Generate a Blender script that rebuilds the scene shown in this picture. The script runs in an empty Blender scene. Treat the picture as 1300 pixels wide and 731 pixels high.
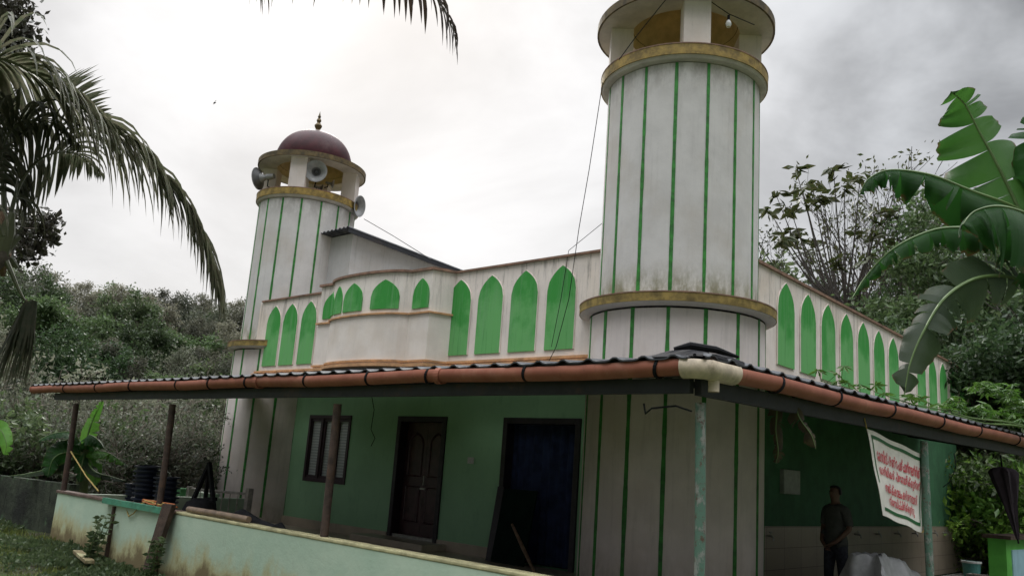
import bpy, bmesh, math, random
import numpy as np
from mathutils import Vector, Matrix, noise as mnoise
random.seed(7); rng = np.random.default_rng(7)
S = bpy.context.scene
COL = S.collection
PI = math.pi
# ------------------------------------------------------------------ camera calibration (measured from vanishing points)
R = np.array([[0.7354586780472938, 0.09231225046012728, 0.6712518017107394],
              [0.6738879875379508, -0.20278739392355036, -0.7104591846951839],
              [0.07053731733612899, 0.9748618985685519, -0.21134986534734462]])
F = 1080.0; EYE = 1.6
def ray(x, y):
    r = R @ np.array([x-650., -(y-365.5), -F]); return r/np.linalg.norm(r)
def onx(x, y, X): r = ray(x, y); return Vector((0, 0, EYE)) + Vector(r*(X/r[0]))
def ony(x, y, Y): r = ray(x, y); return Vector((0, 0, EYE)) + Vector(r*(Y/r[1]))
def onz(x, y, Z): r = ray(x, y); return Vector((0, 0, EYE)) + Vector(r*((Z-EYE)/r[2]))
def ond(x, y, d):
    r = ray(x, y); return Vector((0, 0, EYE)) + Vector(r*(d/math.hypot(r[0], r[1])))
# ------------------------------------------------------------------ object helpers
ORG = {}
def origin(o):
    return ORG.get(o.name, Vector((0, 0, 0))) if o else Vector((0, 0, 0))
def tag(o, label=None, cat=None, group=None, kind=None):
    if label: o['label'] = label
    if cat: o['category'] = cat
    if group: o['group'] = group
    if kind: o['kind'] = kind
    return o
def thing(name, label, cat, loc=(0, 0, 0), group=None):
    o = bpy.data.objects.new(name, None); COL.objects.link(o); o.location = loc; o.empty_display_size = .2
    ORG[o.name] = Vector(loc); return tag(o, label, cat, group)
class MB:
    def __init__(s): s.v = []; s.f = []; s.smooth = False
    def add(s, vs, fs):
        n = len(s.v); s.v += [tuple(v) for v in vs]; s.f += [tuple(i+n for i in f) for f in fs]; return s
    def box(s, x0, x1, y0, y1, z0, z1):
        v = [(x, y, z) for x in (x0, x1) for y in (y0, y1) for z in (z0, z1)]
        return s.add(v, [(0, 1, 3, 2), (4, 6, 7, 5), (0, 4, 5, 1), (2, 3, 7, 6), (0, 2, 6, 4), (1, 5, 7, 3)])
    def obox(s, c, ax, ay, az):
        c = Vector(c); ax = Vector(ax); ay = Vector(ay); az = Vector(az)
        v = [c+ax*i+ay*j+az*k for i in (-1, 1) for j in (-1, 1) for k in (-1, 1)]
        return s.add(v, [(0, 1, 3, 2), (4, 6, 7, 5), (0, 4, 5, 1), (2, 3, 7, 6), (0, 2, 6, 4), (1, 5, 7, 3)])
    def beam(s, p, q, w, h, up=(0, 0, 1)):
        p = Vector(p); q = Vector(q); d = (q-p); a = d.normalized(); u = Vector(up); sd = a.cross(u).normalized(); u = sd.cross(a)
        return s.obox((p+q)/2, d/2, sd*w/2, u*h/2)
    def tube(s, pts, rad, n=8, caps=True):
        pts = [Vector(p) for p in pts]
        if not hasattr(rad, '__len__'): rad = [rad]*len(pts)
        t0 = (pts[1]-pts[0]).normalized()
        ref = Vector((0, 0, 1)) if abs(t0.z) < .9 else Vector((1, 0, 0))
        u = t0.cross(ref).normalized(); vs = []; fs = []
        for i, p in enumerate(pts):
            if i == 0: t = t0
            elif i == len(pts)-1: t = (pts[i]-pts[i-1]).normalized()
            else: t = (pts[i+1]-pts[i-1]).normalized()
            u = (u-t*u.dot(t)).normalized(); w = t.cross(u)
            for k in range(n):
                a = 2*PI*k/n; vs.append(p+(u*math.cos(a)+w*math.sin(a))*rad[i])
        for i in range(len(pts)-1):
            for k in range(n): fs.append((i*n+k, i*n+(k+1) % n, (i+1)*n+(k+1) % n, (i+1)*n+k))
        if caps: fs.append(tuple(range(n))[::-1]); fs.append(tuple((len(pts)-1)*n+k for k in range(n)))
        return s.add(vs, fs)
    def lathe(s, prof, c=(0, 0, 0), n=48, M=None, a0=0, a1=2*PI):
        full = abs(a1-a0-2*PI) < 1e-6; m = n if full else n+1
        vs = []; fs = []; c = Vector(c)
        for (r, z) in prof:
            for k in range(m):
                a = a0+(a1-a0)*k/n; p = Vector((r*math.cos(a), r*math.sin(a), z))
                if M: p = M @ p
                vs.append(p+c)
        for i in range(len(prof)-1):
            for k in range(n):
                k2 = (k+1) % m; fs.append((i*m+k, i*m+k2, (i+1)*m+k2, (i+1)*m+k))
        return s.add(vs, fs)
    def build(s, name, mat, parent=None, smooth=None, bevel=0):
        me = bpy.data.meshes.new(name); o0 = origin(parent)
        v = [(a[0]-o0.x, a[1]-o0.y, a[2]-o0.z) for a in s.v]
        me.from_pydata(v, [], s.f); me.validate(); me.update()
        me.materials.append(mat)
        if smooth if smooth is not None else s.smooth:
            me.polygons.foreach_set('use_smooth', [True]*len(me.polygons))
            try: me.set_sharp_from_angle(angle=math.radians(40))
            except Exception: pass
        o = bpy.data.objects.new(name, me); COL.objects.link(o)
        if parent: o.parent = parent
        ORG[o.name] = o0
        if bevel:
            b = o.modifiers.new('bevel', 'BEVEL'); b.width = bevel; b.segments = 2; b.limit_method = 'ANGLE'
        return o
def build_np(name, V, Fc, mat, parent=None, smooth=False, uv=None):
    """V (n,3), Fc (m,4) or (m,3)"""
    o0 = origin(parent); V = np.asarray(V, dtype=np.float32)-np.array(o0, dtype=np.float32)
    Fc = np.asarray(Fc, dtype=np.int32); m, k = Fc.shape
    me = bpy.data.meshes.new(name); me.vertices.add(len(V)); me.vertices.foreach_set('co', V.ravel())
    me.loops.add(m*k); me.loops.foreach_set('vertex_index', Fc.ravel())
    me.polygons.add(m); me.polygons.foreach_set('loop_start', np.arange(0, m*k, k, dtype=np.int32))
    me.update(calc_edges=True)
    if uv is not None:
        ul = me.uv_layers.new(name='UVMap'); ul.data.foreach_set('uv', np.asarray(uv, dtype=np.float32)[Fc.ravel()].ravel())
    if smooth: me.polygons.foreach_set('use_smooth', np.ones(len(me.polygons), dtype=bool))
    me.materials.append(mat)
    o = bpy.data.objects.new(name, me); COL.objects.link(o)
    if parent: o.parent = parent
    ORG[o.name] = o0
    return o
def copy_tree(o, loc, rz=0, sc=1, label=None):
    c = o.copy(); COL.objects.link(c); c.location = loc; c.rotation_euler = (0, 0, rz); c.scale = (sc, sc, sc) if not hasattr(sc, '__len__') else sc
    if label: c['label'] = label
    for ch in o.children:
        d = ch.copy(); COL.objects.link(d); d.parent = c
        for g in ch.children:
            e = g.copy(); COL.objects.link(e); e.parent = d
    return c
# ------------------------------------------------------------------ materials
class NT:
    def __init__(s, name):
        s.m = bpy.data.materials.new(name); s.m.use_nodes = True; s.t = s.m.node_tree; s.n = s.t.nodes; s.l = s.t.links
        s.b = s.n['Principled BSDF']; s.geo = None
    def pos(s, scale=(1, 1, 1), coord='pos'):
        if coord == 'obj': src = s.n.new('ShaderNodeTexCoord').outputs['Object']
        else: src = s.n.new('ShaderNodeNewGeometry').outputs['Position']
        mp = s.n.new('ShaderNodeMapping'); mp.inputs['Scale'].default_value = scale; s.l.new(src, mp.inputs[0]); return mp.outputs[0]
    def noise(s, scale, detail=5, rough=.6, stretch=(1, 1, 1), lo=.4, hi=.6, coord='pos'):
        n = s.n.new('ShaderNodeTexNoise'); n.inputs['Scale'].default_value = scale; n.inputs['Detail'].default_value = detail
        n.inputs['Roughness'].default_value = rough; s.l.new(s.pos(stretch, coord), n.inputs['Vector'])
        return s.ramp(n.outputs['Fac'], lo, hi)
    def ramp(s, x, lo, hi, a=0., b=1.):
        m = s.n.new('ShaderNodeMapRange'); m.inputs[1].default_value = lo; m.inputs[2].default_value = hi
        m.inputs[3].default_value = a; m.inputs[4].default_value = b; m.interpolation_type = 'SMOOTHSTEP'; s.l.new(x, m.inputs[0]); return m.outputs[0]
    def z(s):
        g = s.n.new('ShaderNodeNewGeometry'); x = s.n.new('ShaderNodeSeparateXYZ'); s.l.new(g.outputs['Position'], x.inputs[0]); return x.outputs[2]
    def axis(s, i):
        g = s.n.new('ShaderNodeNewGeometry'); x = s.n.new('ShaderNodeSeparateXYZ'); s.l.new(g.outputs['Position'], x.inputs[0]); return x.outputs[i]
    def math(s, op, a, b):
        m = s.n.new('ShaderNodeMath'); m.operation = op
        for i, q in enumerate((a, b)):
            if isinstance(q, (int, float)): m.inputs[i].default_value = q
            else: s.l.new(q, m.inputs[i])
        return m.outputs[0]
    def mix(s, fac, a, b):
        m = s.n.new('ShaderNodeMix'); m.data_type = 'RGBA'
        if isinstance(fac, (int, float)): m.inputs[0].default_value = fac
        else: s.l.new(fac, m.inputs[0])
        for i, q in ((6, a), (7, b)):
            if isinstance(q, tuple): m.inputs[i].default_value = (*q[:3], 1)
            else: s.l.new(q, m.inputs[i])
        return m.outputs[2]
    def fin(s, col, rough=.7, bump=None, bs=.3, bd=.01, spec=.5):
        if isinstance(col, tuple): s.b.inputs['Base Color'].default_value = (*col[:3], 1)
        else: s.l.new(col, s.b.inputs['Base Color'])
        if isinstance(rough, (int, float)): s.b.inputs['Roughness'].default_value = rough
        else: s.l.new(rough, s.b.inputs['Roughness'])
        s.b.inputs['Specular IOR Level'].default_value = spec
        if bump is not None:
            bn = s.n.new('ShaderNodeBump'); bn.inputs['Strength'].default_value = bs; bn.inputs['Distance'].default_value = bd
            s.l.new(bump, bn.inputs['Height']); s.l.new(bn.outputs[0], s.b.inputs['Normal'])
        return s.m
def simple(name, col, rough=.6, var=.25, sc=8, spec=.5, dirt=None, bump=.15, metallic=0, coord='pos'):
    t = NT(name); n1 = t.noise(sc, 6, .65, lo=.3, hi=.7, coord=coord)
    d = tuple(c*(1-var) for c in col); l = tuple(min(1, c*(1+var*.5)) for c in col)
    c = t.mix(n1, d, l)
    if dirt: c = t.mix(t.math('MULTIPLY', t.noise(sc*.45, 8, .7, lo=.52, hi=.72, coord=coord), .8), c, dirt)
    t.b.inputs['Metallic'].default_value = metallic
    return t.fin(c, rough, n1, bump, .01, spec)
def plaster(name, col, streak=.6, ztop=None, zspan=1.2, moss=None, tint=(.10, .09, .075), fine=1., joints=False):
    t = NT(name)
    n1 = t.noise(2.2, 6, .6, lo=.35, hi=.65)
    c = t.mix(n1, tuple(x*.93 for x in col), tuple(min(1, x*1.04) for x in col))
    c = t.mix(t.math('MULTIPLY', t.noise(.9, 5, .6, lo=.45, hi=.7), .5), c, (col[0]*.82, col[1]*.76, col[2]*.68))
    st = t.noise(7, 7, .75, (1.6, 1.6, .10), .50, .70)
    st2 = t.noise(16, 6, .8, (1.5, 1.5, .22), .57, .70)
    if ztop is not None:
        g = t.ramp(t.z(), ztop-zspan, ztop, .12, 1.)
        st = t.math('MULTIPLY', st, g); st2 = t.math('MULTIPLY', st2, g)
    c = t.mix(t.math('MULTIPLY', st, streak*.95), c, tint)
    c = t.mix(t.math('MULTIPLY', st2, streak*.8), c, tuple(x*.6 for x in tint))
    if moss:
        for (z0, z1, mc, am) in moss:
            g = t.ramp(t.z(), z0, z1, 1., 0.) if z0 < z1 else t.ramp(t.z(), z1, z0, 0., 1.)
            mm = t.math('MULTIPLY', g, t.noise(5, 8, .75, (1, 1, .45), .36, .62))
            c = t.mix(t.math('MULTIPLY', mm, am), c, mc)
    sp = t.noise(38, 4, .8, lo=.68, hi=.74)
    c = t.mix(t.math('MULTIPLY', sp, .45*fine), c, (.12, .1, .08))
    b = t.noise(14, 8, .7, lo=.2, hi=.8)
    return t.fin(c, .85, b, .14, .010, .2)
def leafmat(name, cols, rough=.45, trans=.35, spec=.4, sc=1.2):
    t = NT(name); oi = t.n.new('ShaderNodeObjectInfo')
    n = t.noise(sc, 3, .6, lo=.3, hi=.7, coord='obj'); n2 = t.noise(sc*9, 2, .5, lo=.35, hi=.65, coord='obj')
    c = t.mix(n, cols[0], cols[1]); c = t.mix(t.math('MULTIPLY', n2, .7), c, cols[2])
    hs = t.n.new('ShaderNodeHueSaturation'); t.l.new(c, hs.inputs['Color'])
    t.l.new(t.ramp(oi.outputs['Random'], 0, 1, .6, 1.45), hs.inputs['Value']); t.l.new(t.ramp(oi.outputs['Random'], 1, 0, .485, .515), hs.inputs['Hue'])
    c = hs.outputs[0]
    t.fin(c, rough, None, spec=spec)
    if trans:
        tr = t.n.new('ShaderNodeBsdfTranslucent'); t.l.new(c, tr.inputs['Color'])
        mx = t.n.new('ShaderNodeMixShader'); mx.inputs[0].default_value = trans
        out = t.n['Material Output']; t.l.new(t.b.outputs[0], mx.inputs[1]); t.l.new(tr.outputs[0], mx.inputs[2]); t.l.new(mx.outputs[0], out.inputs[0])
    return t.m
WHITE = (.70, .66, .64)
M = {}
M['parapet'] = plaster('parapet plaster', (.80, .72, .655), .75, 4.95, 1.5)
M['bay'] = plaster('bay plaster', (.80, .73, .665), .6, 4.95, 1.0)
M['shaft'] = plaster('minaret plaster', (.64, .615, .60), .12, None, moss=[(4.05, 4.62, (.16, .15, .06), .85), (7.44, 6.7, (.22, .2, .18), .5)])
M['base'] = plaster('minaret base plaster', (.72, .645, .61), .15, None, moss=[(.3, .8, (.3, .26, .2), .5)])
M['cabin'] = plaster('cabin plaster', (.52, .51, .51), .3, 6.6, 1.5)
M['soffit'] = simple('soffit paint', (.55, .50, .45), .8, .2, 3)
M['ochre'] = simple('ochre paint', (.62, .50, .28), .8, .25, 3)
M['gold'] = simple('gold band paint', (.30, .20, .045), .65, .6, 6, dirt=(.05, .04, .015))
M['goldmoss'] = simple('mossy gold band paint', (.27, .19, .05), .75, .6, 5, dirt=(.035, .035, .012))
M['golddark'] = simple('weathered gold paint', (.13, .09, .035), .7, .6, 7, dirt=(.03, .025, .015))
M['orange'] = simple('orange moulding paint', (.60, .33, .16), .7, .3, 5, dirt=(.2, .1, .05))
M['cap'] = simple('brown coping paint', (.26, .15, .10), .7, .4, 6, dirt=(.08, .05, .03))
M['stripe'] = simple('green stripe paint', (.03, .22, .028), .6, .5, 9, dirt=(.015, .07, .02))
M['dome'] = simple('maroon dome paint', (.045, .005, .008), .5, .4, 4, dirt=(.07, .03, .03), spec=.2)
def archmat():
    t = NT('arch green paint')
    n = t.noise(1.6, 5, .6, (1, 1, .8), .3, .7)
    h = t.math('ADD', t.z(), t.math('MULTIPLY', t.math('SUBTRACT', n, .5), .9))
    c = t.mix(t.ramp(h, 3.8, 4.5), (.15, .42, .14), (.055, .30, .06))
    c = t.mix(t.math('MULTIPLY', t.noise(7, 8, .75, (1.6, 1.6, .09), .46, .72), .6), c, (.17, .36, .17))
    c = t.mix(t.math('MULTIPLY', t.noise(18, 6, .75, (1.6, 1.6, .05), .55, .7), .5), c, (.03, .13, .04))
    c = t.mix(t.math('MULTIPLY', t.noise(10, 8, .8, (1, 1, .3), .62, .72), .6), c, (.02, .09, .03))
    return t.fin(c, .85, n, .1, .01, .15)
M['arch'] = archmat()
def greenwall():
    t = NT('veranda green wall')
    n = t.noise(1.5, 6, .6, lo=.3, hi=.7)
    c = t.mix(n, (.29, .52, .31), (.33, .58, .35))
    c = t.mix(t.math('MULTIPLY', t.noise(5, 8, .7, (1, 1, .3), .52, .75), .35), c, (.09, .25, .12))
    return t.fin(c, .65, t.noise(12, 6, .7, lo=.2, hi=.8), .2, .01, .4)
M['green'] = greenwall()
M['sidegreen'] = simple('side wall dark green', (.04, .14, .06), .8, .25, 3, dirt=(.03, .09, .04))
def lowwall():
    t = NT('mint low wall paint')
    n = t.noise(2, 6, .6, lo=.3, hi=.7)
    c = t.mix(n, (.46, .60, .47), (.54, .66, .52))
    h = t.math('ADD', t.z(), t.math('MULTIPLY', t.math('SUBTRACT', t.noise(2.4, 8, .7, (1, 1, .6), .2, .8), .5), .5))
    c = t.mix(t.math('MULTIPLY', t.ramp(h, .12, .45, 1., 0.), .75), c, (.50, .42, .18))
    c = t.mix(t.math('MULTIPLY', t.ramp(h, .0, .22, 1., 0.), .8), c, (.14, .09, .045))
    c = t.mix(t.math('MULTIPLY', t.noise(7, 8, .75, (1, 1, .2), .6, .75), .5), c, (.22, .22, .15))
    c = t.mix(t.math('MULTIPLY', t.noise(5, 9, .8, (1, 1, 1), .70, .73), .8), c, (.13, .08, .05))
    return t.fin(c, .6, t.noise(10, 8, .7, lo=.2, hi=.8), .25, .01, .4)
M['low'] = lowwall()
M['coping'] = simple('brown wall coping', (.16, .105, .085), .75, .4, 7, dirt=(.06, .045, .03))
M['gutter'] = simple('terracotta gutter plastic', (.44, .135, .075), .42, .22, 5, dirt=(.22, .09, .055), spec=.4, bump=.05)
def guttermat():
    t = NT('terracotta gutter plastic')
    n = t.noise(4, 6, .6, lo=.3, hi=.7)
    c = t.mix(n, (.27, .095, .062), (.36, .135, .088))
    c = t.mix(t.math('MULTIPLY', t.noise(11, 7, .75, (1.6, 1.6, .8), .55, .75), .6), c, (.16, .07, .05))
    c = t.mix(t.math('MULTIPLY', t.noise(2.2, 7, .7, lo=.5, hi=.8), .5), c, (.50, .28, .21))
    return t.fin(c, .55, n, .05, .01, .25)
M['gutter'] = guttermat()
M['cream'] = simple('cream gutter corner plastic', (.64, .53, .40), .5, .25, 9, dirt=(.25, .2, .14))
M['black'] = simple('black rubber', (.012, .012, .014), .85, .4, 9, spec=.15)
M['roof'] = simple('grey black roofing sheet', (.05, .053, .06), .6, .45, 5, dirt=(.12, .12, .11), spec=.3)
M['under'] = simple('sheet underside', (.05, .055, .06), .75, .3, 4)
M['beam'] = simple('dark steel beam paint', (.020, .022, .028), .6, .35, 5, dirt=(.07, .04, .03))
M['rust'] = simple('rusty brown steel post', (.085, .055, .045), .75, .5, 10, dirt=(.14, .07, .04))
def peel():
    t = NT('peeling green post paint')
    n = t.noise(13, 9, .75, (1, 1, .5), .50, .58)
    c = t.mix(n, (.10, .19, .14), (.27, .28, .25)); c = t.mix(t.noise(15, 9, .8, lo=.54, hi=.62), c, (.11, .06, .04))
    return t.fin(c, .7, n, .5, .01)
M['peel'] = peel()
M['tile'] = simple('beige floor tile', (.52, .44, .35), .3, .2, 2)
def dado():
    t = NT('beige dado tiles'); br = t.n.new('ShaderNodeTexBrick'); br.inputs['Scale'].default_value = 1
    br.offset = 0; br.inputs['Brick Width'].default_value = .6; br.inputs['Row Height'].default_value = .3; br.inputs['Mortar Size'].default_value = .004
    br.inputs['Color1'].default_value = (.33, .27, .2, 1); br.inputs['Color2'].default_value = (.37, .3, .23, 1); br.inputs['Mortar'].default_value = (.08, .06, .05, 1)
    g = t.n.new('ShaderNodeNewGeometry'); x = t.n.new('ShaderNodeSeparateXYZ'); cb = t.n.new('ShaderNodeCombineXYZ')
    t.l.new(g.outputs['Position'], x.inputs[0]); t.l.new(t.math('ADD', x.outputs[0], x.outputs[1]), cb.inputs[0]); t.l.new(t.math('SUBTRACT', x.outputs[2], .2), cb.inputs[1]); t.l.new(cb.outputs[0], br.inputs['Vector'])
    c = t.mix(t.math('MULTIPLY', t.noise(2, 6, .7, lo=.45, hi=.75), .4), br.outputs['Color'], (.2, .16, .12))
    return t.fin(c, .4)
M['dado'] = dado()
M['wood'] = simple('dark maroon door wood', (.065, .028, .03), .4, .4, 6, dirt=(.03, .012, .014))
M['woodf'] = simple('dark door frame wood', (.022, .016, .022), .5, .4, 6)
M['winf'] = simple('dark plum window frame', (.05, .026, .035), .5, .3, 6)
def louvre():
    t = NT('louvred frosted glass')
    w = t.n.new('ShaderNodeTexWave'); w.bands_direction = 'Z'; w.inputs['Scale'].default_value = 5.5; w.inputs['Distortion'].default_value = .6
    t.l.new(t.pos(), w.inputs['Vector'])
    c = t.mix(w.outputs['Fac'], (.34, .37, .38), (.55, .58, .58))
    return t.fin(c, .25, w.outputs['Fac'], .3, .01, .5)
M['pane'] = louvre()
M['navy'] = simple('navy curtain cloth', (.022, .034, .085), .8, .4, 4, spec=.2)
M['metal'] = simple('dull steel', (.35, .34, .32), .4, .3, 12, metallic=.8)
M['horn'] = simple('grey horn speaker', (.30, .30, .30), .45, .25, 8)
M['hornin'] = simple('horn speaker inside', (.13, .13, .135), .5, .25, 8)
M['conc'] = simple('old concrete', (.22, .21, .19), .9, .35, 3, dirt=(.09, .09, .07), bump=.4)
def mossy():
    t = NT('mossy blackened wall')
    n = t.noise(1.6, 9, .75, lo=.35, hi=.65); c = t.mix(n, (.035, .037, .033), (.085, .10, .07))
    c = t.mix(t.math('MULTIPLY', t.noise(2.0, 9, .8, (1, 1, .7), .54, .64), .8), c, (.11, .19, .10))
    c = t.mix(t.math('MULTIPLY', t.noise(8, 9, .8, (1, 1, .2), .52, .66), .85), c, (.018, .017, .016))
    return t.fin(c, .95, t.noise(9, 9, .8, lo=.1, hi=.9), .7, .03, .2)
M['mossy'] = mossy()
M['tealframe'] = simple('teal green painted wood frame', (.07, .27, .17), .6, .3, 9, dirt=(.16, .12, .08))
M['plank'] = simple('dark weathered timber', (.07, .042, .028), .85, .5, 9, dirt=(.03, .02, .014), bump=.5)
M['tub'] = simple('blue black plastic tub', (.02, .027, .055), .42, .3, 7)
M['rope'] = simple('yellow nylon rope', (.45, .33, .10), .8, .3, 20)
M['orope'] = simple('orange nylon rope', (.50, .16, .05), .8, .3, 20)
M['grey rail'] = simple('weathered railing paint', (.50, .46, .42), .7, .4, 9, dirt=(.1, .07, .05))
M['brightgreen'] = simple('bright green pier paint', (.10, .40, .05), .7, .2, 3, dirt=(.06, .2, .04))
M['blue'] = simple('pale blue paint', (.30, .48, .55), .7, .15, 4)
M['bark'] = simple('grey brown bark', (.13, .10, .08), .9, .45, 9, dirt=(.2, .19, .17), bump=.6)
M['darktwig'] = simple('dark twig bark', (.06, .05, .042), .9, .35, 6, bump=.4)
M['twig'] = simple('pale twig bark', (.20, .165, .135), .9, .35, 6, bump=.4)
M['palmbark'] = simple('palm trunk bark', (.12, .10, .085), .95, .5, 7, bump=.8)
M['sheath'] = simple('dry palm sheath', (.22, .14, .09), .85, .5, 9)
M['leaf_dark'] = leafmat('dark evergreen leaves', [(.035, .07, .028), (.06, .11, .04), (.10, .15, .06)], .4, .45)
M['leaf_mid'] = leafmat('mid green leaves', [(.06, .10, .04), (.10, .145, .06), (.15, .19, .09)], .4, .5)
M['leaf_silver'] = leafmat('silvery leaves', [(.09, .115, .06), (.15, .165, .11), (.24, .24, .19)], .55, .45, .4)
M['leaf_brown'] = leafmat('brownish rubber tree leaves', [(.11, .115, .07), (.16, .165, .11), (.21, .20, .16)], .45, .5)
M['leaf_olive'] = leafmat('olive leaves', [(.03, .05, .016), (.05, .072, .022), (.085, .075, .03)], .45, .35)
M['leaf_bright'] = leafmat('bright green leaves', [(.09, .20, .03), (.16, .30, .045), (.22, .36, .06)], .4, .45)
M['palm'] = leafmat('palm leaflets', [(.05, .062, .035), (.08, .092, .052), (.12, .11, .075)], .5, .4, .4, 2)
M['palmdry'] = leafmat('brown palm leaflets', [(.05, .035, .028), (.085, .055, .045), (.06, .05, .03)], .5, .2, .4, 2)
M['rachis'] = simple('palm rachis', (.10, .11, .06), .5, .3, 5)
def bananamat(name, a, b):
    t = NT(name)
    w = t.n.new('ShaderNodeTexWave'); w.bands_direction = 'X'; w.inputs['Scale'].default_value = 1.0; w.inputs['Distortion'].default_value = 1.2; w.inputs['Detail'].default_value = 3
    mp = t.n.new('ShaderNodeMapping'); mp.inputs['Scale'].default_value = (14, 1.5, 1); t.l.new(t.n.new('ShaderNodeTexCoord').outputs['UV'], mp.inputs[0]); t.l.new(mp.outputs[0], w.inputs['Vector'])
    n = t.noise(3, 5, .6, lo=.3, hi=.7, coord='obj'); c = t.mix(n, a, b); c = t.mix(t.math('MULTIPLY', w.outputs['Fac'], .45), c, tuple(x*1.5 for x in b))
    c = t.mix(t.math('MULTIPLY', t.noise(6, 8, .8, lo=.66, hi=.74, coord='obj'), .8), c, (.16, .09, .03))
    su = t.n.new('ShaderNodeSeparateXYZ'); t.l.new(t.n.new('ShaderNodeTexCoord').outputs['UV'], su.inputs[0])
    ed = t.math('ADD', su.outputs[1], t.math('MULTIPLY', t.noise(9, 6, .7, lo=.3, hi=.7, coord='obj'), .14)); c = t.mix(t.math('MULTIPLY', t.ramp(ed, 1.0, 1.10), .85), c, (.13, .07, .03))
    t.fin(c, .40, w.outputs['Fac'], .6, .012, .45)
    tr = t.n.new('ShaderNodeBsdfTranslucent'); t.l.new(c, tr.inputs['Color'])
    mx = t.n.new('ShaderNodeMixShader'); mx.inputs[0].default_value = .32
    t.l.new(t.b.outputs[0], mx.inputs[1]); t.l.new(tr.outputs[0], mx.inputs[2]); t.l.new(mx.outputs[0], t.n['Material Output'].inputs[0])
    return t.m
M['banana'] = bananamat('banana leaf', (.012, .06, .011), (.03, .11, .018))
M['banana_old'] = bananamat('old banana leaf', (.022, .045, .018), (.042, .068, .028))
M['midrib'] = simple('banana midrib', (.12, .19, .06), .5, .2, 5)
M['deadleaf'] = leafmat('dead banana leaf', [(.05, .035, .025), (.09, .06, .04), (.12, .10, .04)], .7, .2)
M['bstem'] = simple('banana stem', (.14, .17, .07), .6, .5, 5, dirt=(.12, .07, .04))
M['skin'] = simple('brown skin', (.13, .07, .045), .6, .1, 9)
M['shirt'] = simple('grey shirt cloth', (.085, .088, .08), .9, .2, 9, spec=.1)
M['trouser'] = simple('dark grey trouser cloth', (.05, .052, .065), .9, .4, 20, spec=.1)
M['hair'] = simple('black hair', (.01, .01, .01), .6, .2, 30)
M['banner'] = simple('off white banner cloth', (.80, .76, .70), .7, .12, 4)
M['bandgreen'] = simple('dark green banner border', (.01, .11, .03), .6, .1, 4)
M['red'] = simple('red banner lettering', (.60, .02, .05), .6, .1, 8)
M['tarp'] = simple('silver grey tarpaulin', (.42, .42, .43), .42, .25, 5, dirt=(.12, .12, .12), spec=.6)
M['glass'] = simple('bulb glass', (.6, .6, .58), .1, .05, 5)
M['whiteplastic'] = simple('white plastic', (.6, .6, .58), .5, .15, 9)
M['tealbucket'] = simple('teal bucket plastic', (.08, .28, .25), .5, .25, 9)
M['paper'] = simple('grey meter box cover', (.30, .32, .28), .6, .2, 9)
# ------------------------------------------------------------------ terrain
def smooth(a): a = max(0., min(1., a)); return a*a*(3-2*a)
def hh(x, y):
    t = max(0., -19.5-x); h = 0.
    if t > 0: h = min(t, 60)*.15*smooth(t/14) + .5*math.sin(x*.21+y*.17)*smooth((t-6)/15)
    h += .06*math.sin(x*1.3+y*.7)*smooth((math.hypot(x, y)-8)/10) if x < -17 or y > 30 or x > 3 else 0
    h -= .13*smooth((x+15.2)/3)*smooth((9-y)/2)*smooth((2-x)/3)
    g = max(0., y-32)*.04*smooth((y-32)/20); h += min(g, 3)
    return h
def axisvals():
    a = list(np.arange(-70, 40, 1.25)); far = [40*1.45**k for k in range(1, 9)]
    return [-v-30 for v in far[::-1]] + a + far
xs = axisvals(); ys = [v+25 for v in axisvals()]
vs = [(x, y, hh(x, y)) for x in xs for y in ys]; ny = len(ys)
fs = [(i*ny+j, (i+1)*ny+j, (i+1)*ny+j+1, i*ny+j+1) for i in range(len(xs)-1) for j in range(ny-1)]
def groundmat():
    t = NT('earth and short grass')
    c = t.mix(t.noise(.9, 8, .7, lo=.4, hi=.6), (.07, .065, .04), (.06, .10, .025))
    c = t.mix(t.noise(7, 8, .8, lo=.5, hi=.7), c, (.035, .045, .02))
    return t.fin(c, .95, t.noise(20, 8, .8, lo=.1, hi=.9), .8, .03, .2)
g = MB().add(vs, fs).build('ground', groundmat(), smooth=True); tag(g, kind='structure')
# ------------------------------------------------------------------ path helpers for wall-following pieces
def polypath(pts):
    """piecewise linear plan path -> function s->(pos, normal(out)), length. Outward is to the right-hand of travel negated below."""
    P = [Vector(p) for p in pts]; L = [0]
    for a, b in zip(P, P[1:]): L.append(L[-1]+(b-a).length)
    def f(s):
        for i in range(len(P)-1):
            if s <= L[i+1]+1e-9 or i == len(P)-2:
                d = (P[i+1]-P[i]).normalized(); return P[i]+d*(s-L[i]), Vector((d.y, -d.x))
    return f, L, P
def sweep(mb, pts, z0, z1, o0, o1, closed=False):
    """sweep a rectangular profile along plan polyline; offsets along averaged outward normal"""
    P = [Vector(p) for p in pts]; n = len(P); N = []
    for i in range(n):
        ds = []
        if i > 0: ds.append((P[i]-P[i-1]).normalized())
        if i < n-1: ds.append((P[i+1]-P[i]).normalized())
        nn = sum((Vector((d.y, -d.x)) for d in ds), Vector((0, 0))); nn.normalize()
        c = nn.dot(Vector((ds[0].y, -ds[0].x))); N.append(nn/max(c, .5))
    vs = []; fs = []
    for p, nn in zip(P, N):
        for (o, z) in ((o0, z0), (o1, z0), (o1, z1), (o0, z1)):
            q = p+nn*o; vs.append((q.x, q.y, z))
    for i in range(n-1):
        for k in range(4): fs.append((i*4+k, i*4+(k+1) % 4, (i+1)*4+(k+1) % 4, (i+1)*4+k))
    fs += [(3, 2, 1, 0), tuple((n-1)*4+k for k in range(4))]
    return mb.add(vs, fs)
def archz(u, zs, zt):
    u = min(1., abs(u)); return zs+(zt-zs)*(.76*math.sqrt(max(0, 1-u*u))+.24*(1-u)**1.6)
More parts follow.
